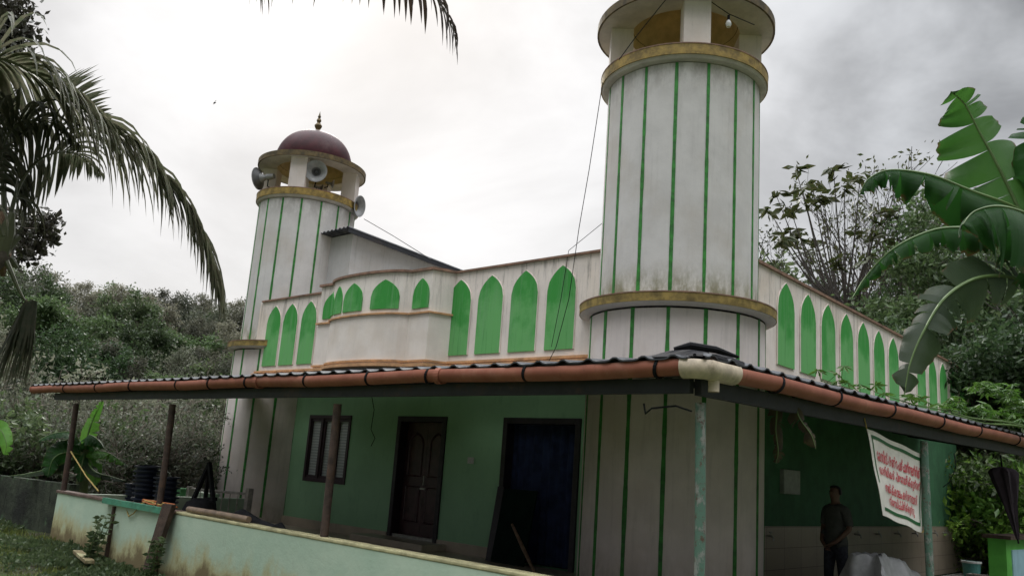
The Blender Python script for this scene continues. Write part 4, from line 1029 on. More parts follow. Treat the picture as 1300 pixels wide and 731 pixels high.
def make_tree(name, label, cat, h, spread, levels, nsub, r0, leafn, lsize, clump, lm, bark, seed, group=None, droop=.3, width=.42, up=.5, lean=(0, 0), first=.35, multi=1, kink=.18, loc=(0, 0, 0)):
    segs, tips = branch_tree(h, spread, levels, nsub, r0, up, seed, lean, first, kink, multi)
    t = thing(name, label, cat, (0, 0, 0), group)
    mb = MB()
    for pts, rs in segs:
        if rs[0] > .004: mb.tube(pts, [max(r, .009) for r in rs], 6 if rs[0] > .05 else 4, caps=False)
    mb.build('trunk', bark, t, smooth=True)
    if leafn:
        T = np.array([list(p) for p, d in tips]); Dd = np.array([list(d) for p, d in tips]); idx = rng.integers(0, len(T), leafn)
        # clumps of unequal density
        wgt = rng.random(len(T))**2+.05; idx = rng.choice(len(T), leafn, p=wgt/wgt.sum())
        C = T[idx]+rng.normal(size=(leafn, 3))*clump*np.array([1, 1, .65]); Dv = rng.normal(size=(leafn, 3))*.8+Dd[idx]*.5+np.array([0, 0, -droop])
        V, Fc = leafquads(C, Dv, lsize*(.55+.75*rng.random(leafn)), width); build_np('crown', V, Fc, lm, t)
    t.location = loc; ORG[t.name] = Vector(loc); return t
# prototypes
P_round = make_tree('evergreen_tree', 'x', 'tree', 5.6, .8, 3, (9, 6, 4), .11, 15000, .24, .30, M['leaf_dark'], M['bark'], 3, first=.25)
P_mid = make_tree('leafy_tree', 'x', 'tree', 5.8, .75, 3, (9, 5, 4), .10, 11000, .24, .27, M['leaf_mid'], M['bark'], 5, first=.3)
P_rub = make_tree('rubber_tree', 'x', 'tree', 6.2, .62, 3, (10, 6, 4), .08, 12000, .20, .22, M['leaf_brown'], M['twig'], 8, first=.3, droop=.8, up=.9)
P_sil = make_tree('silver_leaf_tree', 'x', 'tree', 5.2, .6, 3, (9, 6, 4), .09, 7500, .20, .24, M['leaf_silver'], M['twig'], 12, first=.15, droop=.5, up=.7)
P_shr = make_tree('silver_shrub', 'x', 'shrub', 3.6, .75, 2, (9, 7), .055, 3600, .17, .20, M['leaf_silver'], M['twig'], 21, first=.1, multi=5, kink=.28)
P_shg = make_tree('green_shrub', 'x', 'shrub', 2.6, .8, 2, (8, 6), .035, 5200, .17, .18, M['leaf_mid'], M['twig'], 25, first=.1, multi=5, kink=.28)
protos = [P_round, P_mid, P_rub, P_sil, P_shr, P_shg]; used = set()
HT = {p.name: float(np.percentile(np.array([v.co.z for v in [c for c in p.children if c.name.startswith('crown')][0].data.vertices]), 99.5)) for p in protos}
def put(proto, loc, H_, rz, label, group):
    sc = H_/HT[proto.name] if proto.name in HT else H_
    if proto.name not in used:
        used.add(proto.name); o = proto; o.location = loc; o.scale = (sc, sc, sc); o.rotation_euler = (0, 0, rz); o['label'] = label
    else: o = copy_tree(proto, loc, rz, sc, label)
    o['group'] = group; return o
LABH = {'evergreen_tree': 'dark green bushy tree on the wooded slope left of the mosque', 'leafy_tree': 'mid green bushy tree on the wooded slope left of the mosque',
        'rubber_tree': 'brownish slender rubber tree on the wooded slope left of the mosque', 'silver_leaf_tree': 'pale silvery leaved tree on the wooded slope left of the mosque',
        'silver_shrub': 'twiggy silvery shrub beyond the left end of the veranda', 'green_shrub': 'low green shrub beyond the left end of the veranda'}
rr_ = random.Random(4)
def slope_tree(az, d, proto, f):
    a = math.radians(az); x, y = d*math.cos(a), d*math.sin(a); k = proto.name.split('.')[0]
    top = EYE+math.tan(math.radians(9.4+.35*math.sin(az*1.1)))*d*f; g = hh(x, y)-.15
    put(proto, (x, y, g), top-g, rr_.random()*6.28, LABH[k], LABH[k].split(' on ')[0].split(' beyond')[0]+'s on the left slope')
U = rr_.uniform
for i in range(18): slope_tree(148.6+i*1.1+U(-.3, .3), 56+U(-4, 4), (P_rub, P_sil, P_rub, P_mid, P_rub)[i % 5], U(.95, 1.04))
for i in range(15): slope_tree(148.6+i*1.3+U(-.3, .3), 45+U(-3, 3), (P_rub, P_mid, P_rub, P_sil)[(i*3) % 4], U(.82, .97))
for i in range(12): slope_tree(149+i*1.6+U(-.4, .4), 36+U(-2, 2), (P_mid, P_rub, P_round, P_rub, P_mid)[i % 5], U(.62, .84))
for i in range(11): slope_tree(149.5+i*1.65+U(-.4, .4), 29+U(-1.5, 1.5), (P_sil, P_round, P_mid, P_rub)[(i*3) % 4], U(.45, .68))
for i in range(12): slope_tree(151+i*1.4+U(-.3, .3), 24.5+U(-1, 1), (P_shr, P_sil, P_shr)[i % 3], U(.30, .50))
for i in range(12): slope_tree(152.6+i*1.35+U(-.2, .2), 21+U(-.8, .8), (P_shr, P_shr, P_shg)[i % 3], U(.12, .30))
# undergrowth mass on the slope
n = 26000; az = np.radians(rng.uniform(147, 170, n)); d = rng.uniform(20.5, 58, n)
X = d*np.cos(az); Y = d*np.sin(az); Hh = np.array([hh(a, b) for a, b in zip(X, Y)]); Z = Hh+rng.random(n)**1.5*1.3
V, Fc = leafquads(np.stack([X, Y, Z], 1), rng.normal(size=(n, 3))+np.array([0, 0, .5]), .22+.2*rng.random(n), .5); tag(build_np('undergrowth', V, Fc, M['leaf_mid']), 'tangled low undergrowth covering the wooded slope', 'undergrowth', kind='stuff')
# ------------------------------------------------------------------ right and rear trees
P_big = make_tree('broadleaf_tree', 'tall dense broadleaf tree standing right of the mosque end', 'tree', 11.5, .8, 3, (11, 6, 4), .2, 15000, .36, .42, M['leaf_dark'], M['bark'], 31, first=.2)
protos.append(P_big); HT[P_big.name] = float(np.percentile(np.array([v.co.z for v in [c for c in P_big.children if c.name.startswith('crown')][0].data.vertices]), 99.5))
LR = {'broadleaf_tree': 'tall dark broadleaf tree behind the far end of the mosque', 'leafy_tree': 'mid green tree behind the far end of the mosque', 'evergreen_tree': 'dense dark tree behind the far end of the mosque',
      'green_shrub': 'green shrub beyond the open end of side veranda', 'silver_shrub': 'twiggy pale shrub beyond the open end of side veranda'}
def rt(px, d, proto, ytop):
    p = ond(px, 600, d); k = proto.name.split('.')[0]; g = hh(p.x, p.y)-.1; r = ray(px, ytop); top = EYE+d*r[2]/math.hypot(r[0], r[1])
    put(proto, (p.x, p.y, g), top-g, rr_.random()*6.28, LR[k], LR[k].split(' b')[0]+'s at the mosque end')
rt(1228, 36, P_big, 300); rt(1292, 33, P_big, 290); rt(1345, 30, P_big, 240); rt(1262, 44, P_big, 330); rt(1190, 43, P_big, 372)
rt(1120, 40, P_round, 378); rt(1085, 41, P_mid, 362); rt(1035, 44, P_mid, 362); rt(1150, 46, P_mid, 385); rt(985, 43, P_mid, 330)
rt(1235, 27, P_mid, 430); rt(1275, 26, P_round, 410); rt(1320, 25, P_mid, 420); rt(1300, 30, P_round, 400); rt(1250, 33, P_round, 400)
for px, d, s in ((1222, 24.4, 570), (1240, 25, 555), (1258, 24.4, 575), (1280, 25.2, 560), (1300, 24.6, 570), (1322, 25, 560)): rt(px, d, P_shg, s)
for px, d, s in ((1232, 26, 540), (1268, 26.5, 530), (1295, 26, 545)): rt(px, d, P_shr, s)
P_fill = make_tree('bright_shrub', 'x', 'shrub', 2.4, .85, 2, (8, 6), .03, 3600, .19, .2, M['leaf_bright'], M['twig'], 77, first=.1, multi=5, kink=.28)
protos.append(P_fill); HT[P_fill.name] = float(np.percentile(np.array([v.co.z for v in [c for c in P_fill.children if c.name.startswith('crown')][0].data.vertices]), 99.5)); LR['bright_shrub'] = 'bright green leafy shrub beyond the open end of side veranda'
for px, d, s in ((1228, 23.7, 600), (1262, 23.6, 590), (1296, 23.4, 585), (1330, 22.6, 590)): rt(px, d, P_fill, s)
# bare branching trees
def bare(px, d, h, seed, label, leafn=500, lm='leaf_olive', r0=.13):
    p = ond(px, 600, d); make_tree('bare_tree', label, 'tree', h, .62, 4, (9, 6, 5, 3), r0, leafn, .22, .12, M[lm], M['darktwig'], seed, 'bare branched trees behind the side wall', up=.8, kink=.16, loc=(p.x, p.y, hh(p.x, p.y)), first=.4)
bare(1172, 33, 10.2, 41, 'bare branched tree behind side parapet, the one behind the banana leaves', 900, r0=.15)
bare(1112, 37, 10.8, 43, 'bare branched tree behind side parapet, left of the banana leaves', 900)
bare(1030, 38, 10.0, 47, 'thin twiggy tree behind side parapet, right next to near tower', 1200)
bare(985, 40, 9.2, 53, 'small twiggy tree showing between near tower and side parapet', 1200)
bare(1245, 30, 9.5, 59, 'pale branched tree in front of the dark trees at right', 1500, 'leaf_mid', .16)
# big-leaved tree with whorls
bt = thing('teak_sapling', 'slender tree with whorls of big leaves just right of near tower', 'tree', ond(1072, 600, 32))
bt.location.z = 0; ORG[bt.name] = bt.location.copy(); base = bt.location.copy()
mb = MB(); hub = ond(1073, 385, 32); low = ond(1073, 470, 32); mb.tube([base, low, hub], [.16, .12, .085], 8)
WC = []; tipsp = ((1010, 214), (1030, 232), (985, 247), (1022, 256), (1002, 262), (1058, 214), (1092, 224), (1072, 236), (1016, 300), (1028, 306), (1000, 290), (1090, 292), (1110, 272), (1112, 290), (1062, 330), (1046, 255), (1128, 268), (1040, 250), (1018, 238), (990, 300), (1100, 325), (1128, 300), (975, 265))
for i, (x, y) in enumerate(tipsp):
    tp = ond(x, y, 32+rr_.uniform(-1.2, 1.2)); j = low.lerp(hub, .3+.7*rr_.random()); mdp = j.lerp(tp, .55)+Vector((0, 0, -.35)); cv = catmull([j, mdp, tp], 5)
    mb.tube(cv, [.05-.038*k/(len(cv)-1) for k in range(len(cv))], 5, caps=False); WC.append(tp)
mb.build('trunk', M['darktwig'], bt, smooth=True)
C = []; Dv = []
for tp in WC:
    for k in range(11):
        a = k*2.4; e = rr_.uniform(-.7, .5); C.append(list(tp+Vector((rr_.uniform(-.2, .2), rr_.uniform(-.2, .2), rr_.uniform(-.25, .15))))); Dv.append([math.cos(a), math.sin(a), e-.35])
C = np.array(C); V, Fc = leafquads(C, np.array(Dv), (.36+.30*rng.random(len(C))), .40); build_np('crown', V, Fc, M['leaf_olive'], bt)
# tree at upper left, branches entering the frame
lt = thing('overhanging_tree', 'dark small-leaved tree poking in at the top left corner', 'tree', ond(-160, 560, 13))
lt.location.z = 0; base = lt.location.copy(); ORG[lt.name] = base
mb = MB(); hub = ond(-120, 200, 13.2); mb.tube([base, base.lerp(hub, .5)+Vector((.1, 0, 0)), hub, ond(-60, 20, 13), ond(-30, -60, 13)], [.2, .16, .12, .08, .03], 8)
cl = [(-5, 12, .42), (12, 30, .40), (28, 42, .28), (5, 62, .32), (-10, 50, .4), (15, 78, .22), (2, 40, .4), (-30, 30, .5), (-40, 90, .5), (20, 12, .25), (38, 285, .22), (55, 290, .20), (60, 280, .16), (45, 312, .22), (30, 322, .22), (66, 300, .14), (20, 300, .25), (-40, 300, .5), (-30, 180, .5), (-20, -40, .6)]
C = []
for (x, y, s) in cl:
    p = ond(x, y, 13+rr_.uniform(-.3, .3)); j = base.lerp(hub, .75+.25*rr_.random()); cv = catmull([j, j.lerp(p, .5)+Vector((0, 0, .15)), p], 4); mb.tube(cv, [.04-.032*k/(len(cv)-1) for k in range(len(cv))], 5, caps=False)
    m_ = int(560*s); q = rng.normal(size=(m_, 3))*s*.42+np.array(p); C.append(q)
    for k in range(7): mb.tube([p, Vector(q[k])], [.008, .004], 4, caps=False)
mb.build('trunk', M['bark'], lt, smooth=True)
C = np.concatenate(C); V, Fc = leafquads(C, rng.normal(size=C.shape), .07+.06*rng.random(len(C)), .6); build_np('crown', V, Fc, leafmat('dark brownish leaves', [(.035, .04, .025), (.055, .055, .035), (.07, .06, .05)], .5, .15), lt)  # small leaves of a dark brown-green colour
# ------------------------------------------------------------------ PALMS
def frond(parent, pts, n, ln, lateral=None, droop=1., w=.03, mat='palm', stiff=.5, rr=.022, tipfac=.45, start=.12, seed=0, upb=0., pw=.55):
    rd = random.Random(seed); cv = catmull(pts, 10); L = [0]
    for a, b in zip(cv, cv[1:]): L.append(L[-1]+(b-a).length)
    tot = L[-1]; V = []; Fc = []
    def at(s):
        for i in range(len(cv)-1):
            if s <= L[i+1] or i == len(cv)-2: t = (s-L[i])/max(L[i+1]-L[i], 1e-6); return cv[i].lerp(cv[i+1], t), (cv[i+1]-cv[i]).normalized()
    for k in range(n):
        t = start+(1-start)*(k+rd.random()*.5)/n; p, T = at(t*tot)
        lat = lateral if lateral is not None else T.cross(Vector((0, 0, 1))); lat = (lat-T*lat.dot(T)).normalized()
        nm = T.cross(lat); 
        if nm.z < 0: nm = -nm
        for s in (-1, 1):
            l = ln*(math.sin(PI*min(1, .12+t*.86))**pw)*(1-(1-tipfac)*max(0, (t-.6)/.4))*rd.uniform(.82, 1.08)
            d = (lat*s*.75+T*(.35+.5*t)+nm*(.25+upb)+Vector((rd.gauss(0, .07), rd.gauss(0, .07), rd.gauss(0, .07)))).normalized()
            q = Vector(p); sid = T.cross(d).cross(d).normalized() if True else None
            sid = (T-d*T.dot(d)).normalized(); nseg = 6; base_i = len(V); ww = w*rd.uniform(.8, 1.2); g_ = droop*rd.uniform(.75, 1.25)
            for j in range(nseg+1):
                f = j/nseg; wd = ww*(.5+.9*math.sin(PI*min(1, f*.85+.08)))*(1-f**4*.97)
                cup = Vector(d).cross(sid)*wd*.3
                V += [q+sid*wd*.5+cup, q, q-sid*wd*.5+cup]
                d = (d+Vector((0, 0, -1))*g_*(.10+.34*f*(1-stiff*.5))).normalized(); q = q+d*l/nseg
                sid = (sid-d*sid.dot(d)).normalized()
            for j in range(nseg):
                b = base_i+j*3; Fc += [(b, b+3, b+4, b+1), (b+1, b+4, b+5, b+2)]
    fr = MB().tube(cv, [rr*(1-.85*i/(len(cv)-1)) for i in range(len(cv))], 6).build('frond', M['rachis'], parent, smooth=True)
    build_np('leaflets', np.array([list(v) for v in V]), np.array(Fc), M[mat], fr)
    return fr
D0 = 9.0
cr = ond(2, 308, D0)
pl = thing('coconut_palm', 'coconut palm at left edge with long drooping fronds', 'palm tree', ond(-420, 600, D0+.6)); pl.location.z = 0; ORG[pl.name] = pl.location.copy()
b_ = pl.location.copy()
MB().tube([b_, b_.lerp(cr, .35)+Vector((.05, 0, 0)), b_.lerp(cr, .75), cr+Vector((0, 0, -.12)), cr+Vector((0, 0, .25))], [.17, .13, .11, .10, .05], 14).build('trunk', M['palmbark'], pl, smooth=True)
px_ = lambda L_, d: [ond(x, y, d) for x, y in L_]
VL = Vector((-.80, .60, 0))
frond(pl, px_([(4, 300), (-40, 190), (-45, 110), (-10, 74), (49, 96), (108, 140), (160, 176), (184, 200), (220, 238), (250, 290), (270, 345)], D0-.3), 140, 1.12, droop=1.5, w=.036, seed=1, lateral=VL, start=.28, stiff=.2, tipfac=.95, pw=.22)
frond(pl, [ond(6, 290, 9), ond(10, 190, 9.4), ond(50, 128, 10), ond(90, 130, 10.6), ond(125, 158, 11.1), ond(150, 188, 11.5)], 60, .62, droop=.2, w=.035, seed=2, stiff=.9, upb=.9, start=.25, lateral=Vector((.34, .94, 0)))
frond(pl, [ond(6, 290, 9), ond(0, 200, 9.2), ond(-20, 120, 9.8), ond(20, 92, 10.3), ond(70, 118, 10.8), ond(100, 160, 11)], 60, .5, droop=.5, w=.03, seed=3, start=.25, lateral=Vector((.34, .94, 0)), upb=.9, stiff=.9)
frond(pl, [ond(8, 295, 9), ond(25, 235, 9.1), ond(55, 200, 9.3), ond(95, 195, 9.6), ond(130, 222, 9.9)], 40, .7, droop=2.0, w=.032, seed=4, start=.2, lateral=VL, stiff=.3)
frond(pl, [ond(4, 295, 9), ond(-5, 230, 9.0), ond(15, 165, 9.1), ond(60, 155, 9.2), ond(100, 185, 9.3)], 42, .8, droop=2.2, w=.032, seed=5, start=.2, lateral=VL, stiff=.3)
frond(pl, [ond(2, 295, 9), ond(-60, 230, 8.6), ond(-150, 220, 8.3), ond(-240, 300, 8)], 40, .8, droop=2.3, w=.03, seed=6)
frond(pl, [ond(2, 295, 9), ond(-60, 260, 9.6), ond(-160, 230, 10.2), ond(-280, 260, 11)], 40, .8, droop=2.2, w=.03, seed=7)
# dry folded frond hanging below the crown
fr_ = frond(pl, [cr+Vector((0, 0, -.05)), ond(14, 345, 8.95), ond(26, 372, 8.95), ond(37, 388, 8.95)], 4, .2, droop=1, seed=9, rr=.03, start=.9)
V = []; Fc = []; rd = random.Random(5); o_ = ond(38, 388, 8.95)
for k in range(90):
    a = rd.random()*2*PI; sp = rd.uniform(.0, .085); q = o_+Vector((math.cos(a)*.05, math.sin(a)*.05, rd.uniform(-.05, .05))); l = rd.uniform(.35, .80); d = Vector((math.cos(a)*.16-.12, math.sin(a)*.16, -1)).normalized(); sid = Vector((-math.sin(a), math.cos(a), 0)); b = len(V)
    for j in range(6):
        f = j/5; wd = .035*(1-f*.8); V += [q+sid*wd*.5, q-sid*wd*.5]; d = (d+Vector((-.04*1, .0, -.25*f))+Vector((rd.gauss(0, .04), rd.gauss(0, .04), 0))).normalized(); q = q+d*l/5
    for j in range(5): Fc.append((b+j*2, b+j*2+2, b+j*2+3, b+j*2+1))
build_np('leaflets', np.array([list(v) for v in V]), np.array(Fc), M['palm'], fr_)
# sheaths and stalks around the crown
for k, (x, y, w_) in enumerate(((16, 270, .10), (2, 268, .1), (26, 300, .07), (14, 330, .08), (22, 340, .06), (4, 350, .07), (10, 300, .09))):
    a = cr+Vector((0, 0, -.12)); e = ond(x, y, 8.9+.05*k); MB().tube([a, a.lerp(e, .5)+Vector((0, 0, .03)), e], [w_*.9, w_*.8, .02], 7).build('sheath', M['sheath'] if k % 2 else M['rachis'], pl, smooth=True)
# second palm overhead
p2 = thing('coconut_palm', 'palm overhead with only frond tips hanging in along the top edge', 'palm tree', (-2.2, -1.6, 0)); c2 = Vector((-1.9, -.6, 7.6))
MB().tube([(-2.2, -1.6, 0), (-2.3, -1.3, 3), (-2.1, -.9, 5.6), c2], [.2, .15, .14, .12], 14).build('trunk', M['palmbark'], p2, smooth=True)
V2 = Vector((-.75, .65, 0))
frond(p2, [c2, c2+Vector((-.9, 1.5, 1.0)), ond(380, -190, 4.3), ond(440, -80, 4.9), ond(500, -34, 5.1), ond(545, -12, 5.2), ond(563, 12, 5.22), ond(577, 42, 5.22)], 110, .62, droop=3.2, w=.022, seed=12, mat='palmdry', lateral=V2, start=.3, stiff=.2, tipfac=.7, pw=.2)
frond(p2, [c2, c2+Vector((-1.6, 1.0, .8)), ond(200, -260, 4.6), ond(270, -130, 5.1), ond(312, -52, 5.2), ond(338, -22, 5.25)], 90, .50, droop=3.0, w=.02, seed=13, mat='palmdry', start=.25, lateral=V2, stiff=.2, pw=.15, tipfac=.9)
for k, (a, b) in enumerate(((2, -1), (1.2, -2.4), (-1.6, -2.2), (-2.6, -.4), (2.6, .6))): frond(p2, [c2, c2+Vector((a*.6, b*.6, .9)), c2+Vector((a*1.2, b*1.2, .6)), c2+Vector((a*1.6, b*1.6, -.6))], 50, .75, droop=1.2, seed=20+k)
# ------------------------------------------------------------------ BANANA PLANTS
def bleaf(parent, pts, wl, wr, hint, mat='banana', droop=.25, slits=8, gap=.04, seed=0, ragged=.09, thick=.007, name='leaf', tipr=.5):
    rd = random.Random(seed); cv = catmull(pts, 12); n = len(cv); Tn = []
    for i in range(n): Tn.append((cv[min(i+1, n-1)]-cv[max(i-1, 0)]).normalized())
    V = []; Fc = []; UV = []
    for s, w in ((-1, wl), (1, wr)):
        cuts = sorted([0]+[rd.uniform(.12, .95) for _ in range(slits)]+[1])
        for a, b in zip(cuts, cuts[1:]):
            if b-a < .01: continue
            m_ = max(3, int((b-a)*40)); tw = rd.uniform(-.30, .45); ex_ = rd.uniform(.74, 1.04); g_ = min(gap*rd.uniform(.3, 2.2), (b-a)*.5); base_i = len(V); nv = 7
            for i in range(m_+1):
                t = a+(b-a)*i/m_; x = t*(n-1); k = min(int(x), n-2); p = cv[k].lerp(cv[k+1], x-k); T = Tn[k].lerp(Tn[k+1], x-k).normalized()
                lat = hint.cross(T); lat = lat.normalized()*s; nm = lat.cross(T).normalized()*(-s)
                prof = min(1, (.04+t)/.22)**.6*(max(0, 1-t)**tipr)*(1.08 if t > .3 else 1.0)
                for j in range(nv):
                    f = j/(nv-1); te = t+(((a+b)/2-t)/max((b-a)/2, 1e-6))*g_*f*f*.5
                    x2 = min(max(te, 0), 1)*(n-1); k2 = min(int(x2), n-2); p2_ = cv[k2].lerp(cv[k2+1], x2-k2)
                    W = w*prof*ex_*f*(1+ragged*mnoise.noise(Vector((t*23, s, seed)))*f)
                    q = p2_+lat*W*math.cos((droop+tw)*f)+T*W*.16*f-nm*W*math.sin(min(1.4, (droop+tw)*(.5+f)))*1.0+nm*w*.03*math.sin(t*60+s)*f
                    q = q+Vector((0, 0, -1))*W*droop*.35*f; V.append(q); UV.append((t*8, f))
            for i in range(m_):
                for j in range(nv-1): c = base_i+i*nv+j; Fc.append((c, c+nv, c+nv+1, c+1))
    lf = build_np(name, np.array([list(v) for v in V]), np.array(Fc), M[mat], parent, True, uv=UV)
    MB().tube(cv, [thick*1.6*(1-.8*i/(n-1)) for i in range(n)], 6).build('midrib', M['midrib'], lf, smooth=True); return lf
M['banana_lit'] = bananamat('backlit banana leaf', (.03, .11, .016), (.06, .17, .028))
bp = thing('banana_plant', 'tall banana plant with torn leaves reaching in from the right edge', 'banana plant', ond(1420, 600, 5.2)); bp.location.z = 0; bb_ = bp.location.copy(); ORG[bp.name] = bb_
top = ond(1375, 330, 5.1)
MB().tube([bb_, bb_.lerp(top, .5), top, top+Vector((0, 0, .35))], [.14, .12, .09, .05], 14).build('pseudostem', M['bstem'], bp, smooth=True)
cam = Vector((0, 0, EYE)); tc = lambda p: (cam-p).normalized()
A = lambda L_: [ond(x, y, d) for x, y, d in L_]
l = A([(1365, 330, 5.1), (1318, 325, 5.0), (1295, 270, 4.95), (1268, 213, 4.9), (1242, 165, 4.85), (1225, 133, 4.8), (1207, 116, 4.75)])
bleaf(bp, l[1:], .19, .34, tc(l[3]), droop=.16, slits=6, gap=.10, seed=6, mat='banana_lit')
l = A([(1365, 320, 5.1), (1330, 290, 5.0), (1285, 262, 4.9), (1235, 243, 4.85), (1180, 222, 4.8), (1130, 216, 4.75), (1102, 228, 4.7), (1090, 250, 4.7)])
bleaf(bp, l[1:], .20, .19, Vector((.2, -.2, 1)).normalized(), droop=1.15, slits=12, gap=.11, seed=5, ragged=.22, tipr=.75)
l = A([(1365, 330, 5.1), (1335, 285, 4.9), (1290, 283, 4.75), (1235, 288, 4.65), (1185, 292, 4.6), (1135, 315, 4.55), (1100, 350, 4.55), (1082, 378, 4.5)])
bleaf(bp, l[1:], .13, .12, Vector((.1, -.3, 1)).normalized(), droop=1.1, slits=14, gap=.11, seed=7, ragged=.22, tipr=.75)
l = A([(1368, 360, 5.1), (1330, 368, 4.8), (1285, 352, 4.5), (1240, 353, 4.3), (1200, 378, 4.2), (1173, 420, 4.15), (1156, 460, 4.12), (1148, 500, 4.1)])
bleaf(bp, l[1:], .175, .17, (tc(l[5])*1+Vector((0, 0, .35))).normalized(), droop=.22, slits=12, gap=.05, seed=9, mat='banana_old')
l = A([(1365, 320, 5.1), (1345, 300, 4.7), (1310, 275, 4.5), (1270, 262, 4.35), (1238, 268, 4.3), (1222, 285, 4.25)])
bleaf(bp, l[1:], .22, .32, Vector((.2, -.5, 1)).normalized(), droop=.9, slits=7, gap=.05, seed=11)
l = A([(1370, 340, 5.1), (1365, 300, 5.0), (1345, 240, 4.9), (1320, 190, 4.8), (1330, 120, 4.8)]); bleaf(bp, l[1:], .26, .28, tc(l[2]), droop=.2, slits=5, seed=13)
l = A([(1370, 340, 5.1), (1420, 250, 5.3), (1480, 220, 5.6), (1540, 260, 5.9)]); bleaf(bp, l, .28, .28, Vector((0, 0, 1)), droop=.5, slits=6, seed=15)
# dead leaf scraps hanging below the side gutter
dl_ = thing('dead_banana_leaf', 'dark withered banana leaf hanging beneath the side gutter', 'leaf', ond(985, 500, 8.3))
l = A([(978, 494, 8.2), (986, 515, 8.2), (985, 545, 8.2), (988, 572, 8.2), (985, 588, 8.2)]); bleaf(dl_, l, .12, .13, tc(l[1]), 'deadleaf', droop=.7, slits=8, gap=.12, seed=17, thick=.006)
l = A([(985, 494, 8.0), (1005, 505, 8.0), (1015, 530, 8.0), (1030, 552, 8.0), (1036, 570, 8.0)]); bleaf(dl_, l, .14, .07, tc(l[1]), 'deadleaf', droop=.7, slits=8, gap=.14, seed=18, thick=.006)
# small banana clump at left
b2 = thing('banana_plant', 'young bright banana plant behind the leftmost posts', 'banana plant', ond(108, 622, 18.6)); b2.location.z = 0; bb_ = b2.location.copy(); ORG[b2.name] = bb_
top = ond(108, 570, 18.6); MB().tube([bb_, top], [.14, .09], 10).build('pseudostem', M['bstem'], b2, smooth=True)
M['banana_y'] = bananamat('young banana leaf', (.08, .24, .03), (.15, .34, .06))
for k, (L_, wl, wr, up_, dr, mt) in enumerate((
    ([(109, 570, 18.6), (112, 550, 18.5), (120, 528, 18.5), (131, 508, 18.4)], .20, .18, 0, .1, 'banana_y'),
    ([(106, 572, 18.6), (95, 552, 18.5), (80, 548, 18.4), (62, 552, 18.3), (48, 560, 18.2)], .25, .25, 1, .35, 'banana'),
    ([(108, 570, 18.6), (112, 553, 18.4), (122, 556, 18.2), (132, 568, 18.1)], .28, .28, 1, .6, 'banana'),
    ([(108, 574, 18.6), (125, 572, 18.4), (142, 577, 18.3), (160, 590, 18.2)], .22, .22, 1, .35, 'banana_y'),
    ([(106, 578, 18.6), (85, 574, 18.3), (68, 582, 18.1), (60, 606, 18.0)], .30, .30, 0, .2, 'banana'),
    ([(108, 575, 18.5), (104, 590, 18.3), (101, 612, 18.2)], .22, .22, 0, .25, 'banana'),
    ([(110, 575, 18.5), (118, 592, 18.3), (122, 616, 18.2)], .22, .22, 0, .25, 'banana_y'),
    ([(106, 578, 18.6), (70, 592, 18.2), (40, 600, 18.0), (12, 604, 17.9)], .16, .16, 1, .3, 'banana_old'),
    ([(108, 580, 18.6), (120, 598, 18.1), (142, 605, 18.0), (160, 610, 17.9)], .14, .14, 1, .3, 'banana_old'))):
    l = A(L_); bleaf(b2, l, wl, wr, tc(l[1]) if up_ == 0 else Vector((.4, -.2, 1)).normalized(), mt, droop=dr, slits=3, gap=.03, seed=30+k, thick=.012)
b3 = thing('banana_plant', 'bright banana leaf stub at the left edge above mossy wall', 'banana plant', ond(-25, 622, 17.6)); b3.location.z = 0; ORG[b3.name] = b3.location.copy()
MB().tube([b3.location, ond(-25, 570, 17.6)], [.13, .08], 10).build('pseudostem', M['bstem'], b3, smooth=True)
for k, L_ in enumerate(([(-25, 572, 17.6), (-12, 548, 17.5), (0, 545, 17.4), (8, 562, 17.3), (6, 578, 17.3)], [(-25, 572, 17.6), (-45, 545, 17.5), (-70, 555, 17.4)])):
    l = A(L_); bleaf(b3, l, .25, .25, tc(l[1]), 'banana_y', droop=.2, slits=2, seed=50+k)
# climbing cassava-like plant over the side eave
cp = thing('cassava_plant', 'bright palmate-leaved plant sprawling over side gutter and roof', 'plant', (-2.3, 13.2, 0))
base = Vector((-2.3, 13.2, 0)); mb = MB(); C = []; Dv = []; Sz = []
stems = [[base, Vector((-2.5, 13.4, 2.3)), onx(1275, 535, -2.95), onx(1235, 525, -3.1), onx(1200, 520, -3.3)], [base, Vector((-2.4, 13.3, 2.5)), onx(1290, 520, -3.0), onx(1262, 500, -3.2), onx(1240, 498, -3.3)],
         [base, Vector((-2.5, 13.4, 2.4)), onx(1240, 535, -3.05), onx(1180, 520, -3.3), onx(1120, 508, -3.5), onx(1070, 492, -3.7), onx(1042, 483, -3.8)], [base, Vector((-2.4, 13.3, 2.6)), onx(1300, 525, -2.8), onx(1280, 505, -2.9)],
         [base, Vector((-2.5, 13.3, 2.4)), onx(1225, 528, -3.05), onx(1160, 513, -3.4), onx(1110, 497, -3.7)]]
for k, st_ in enumerate(stems):
    cv = catmull(st_, 10); mb.tube(cv, [.016*(1-.7*i/(len(cv)-1)) for i in range(len(cv))], 5, caps=False)
    for i, p in enumerate(cv):
        if i < 14 or (k in (2, 4) and i % 3): continue
        for _ in range(2 if k in (0, 1, 3) else 1):
            d = Vector((rr_.gauss(0, .5), rr_.gauss(0, .5), rr_.uniform(.1, .8))).normalized(); e = p+d*rr_.uniform(.08, .24); mb.tube([p, e], .003, 3, caps=False)
            a0 = rr_.random()*6.28; nl = 7; ax = Vector((rr_.gauss(0, .3), rr_.gauss(0, .3), 1)).normalized(); u = ax.orthogonal().normalized(); v = ax.cross(u)
            for j in range(nl):
                a = a0+2*PI*j/8; C.append(list(e)); Dv.append(list(u*math.cos(a)+v*math.sin(a)-ax*.35)); Sz.append(rr_.uniform(.09, .15))
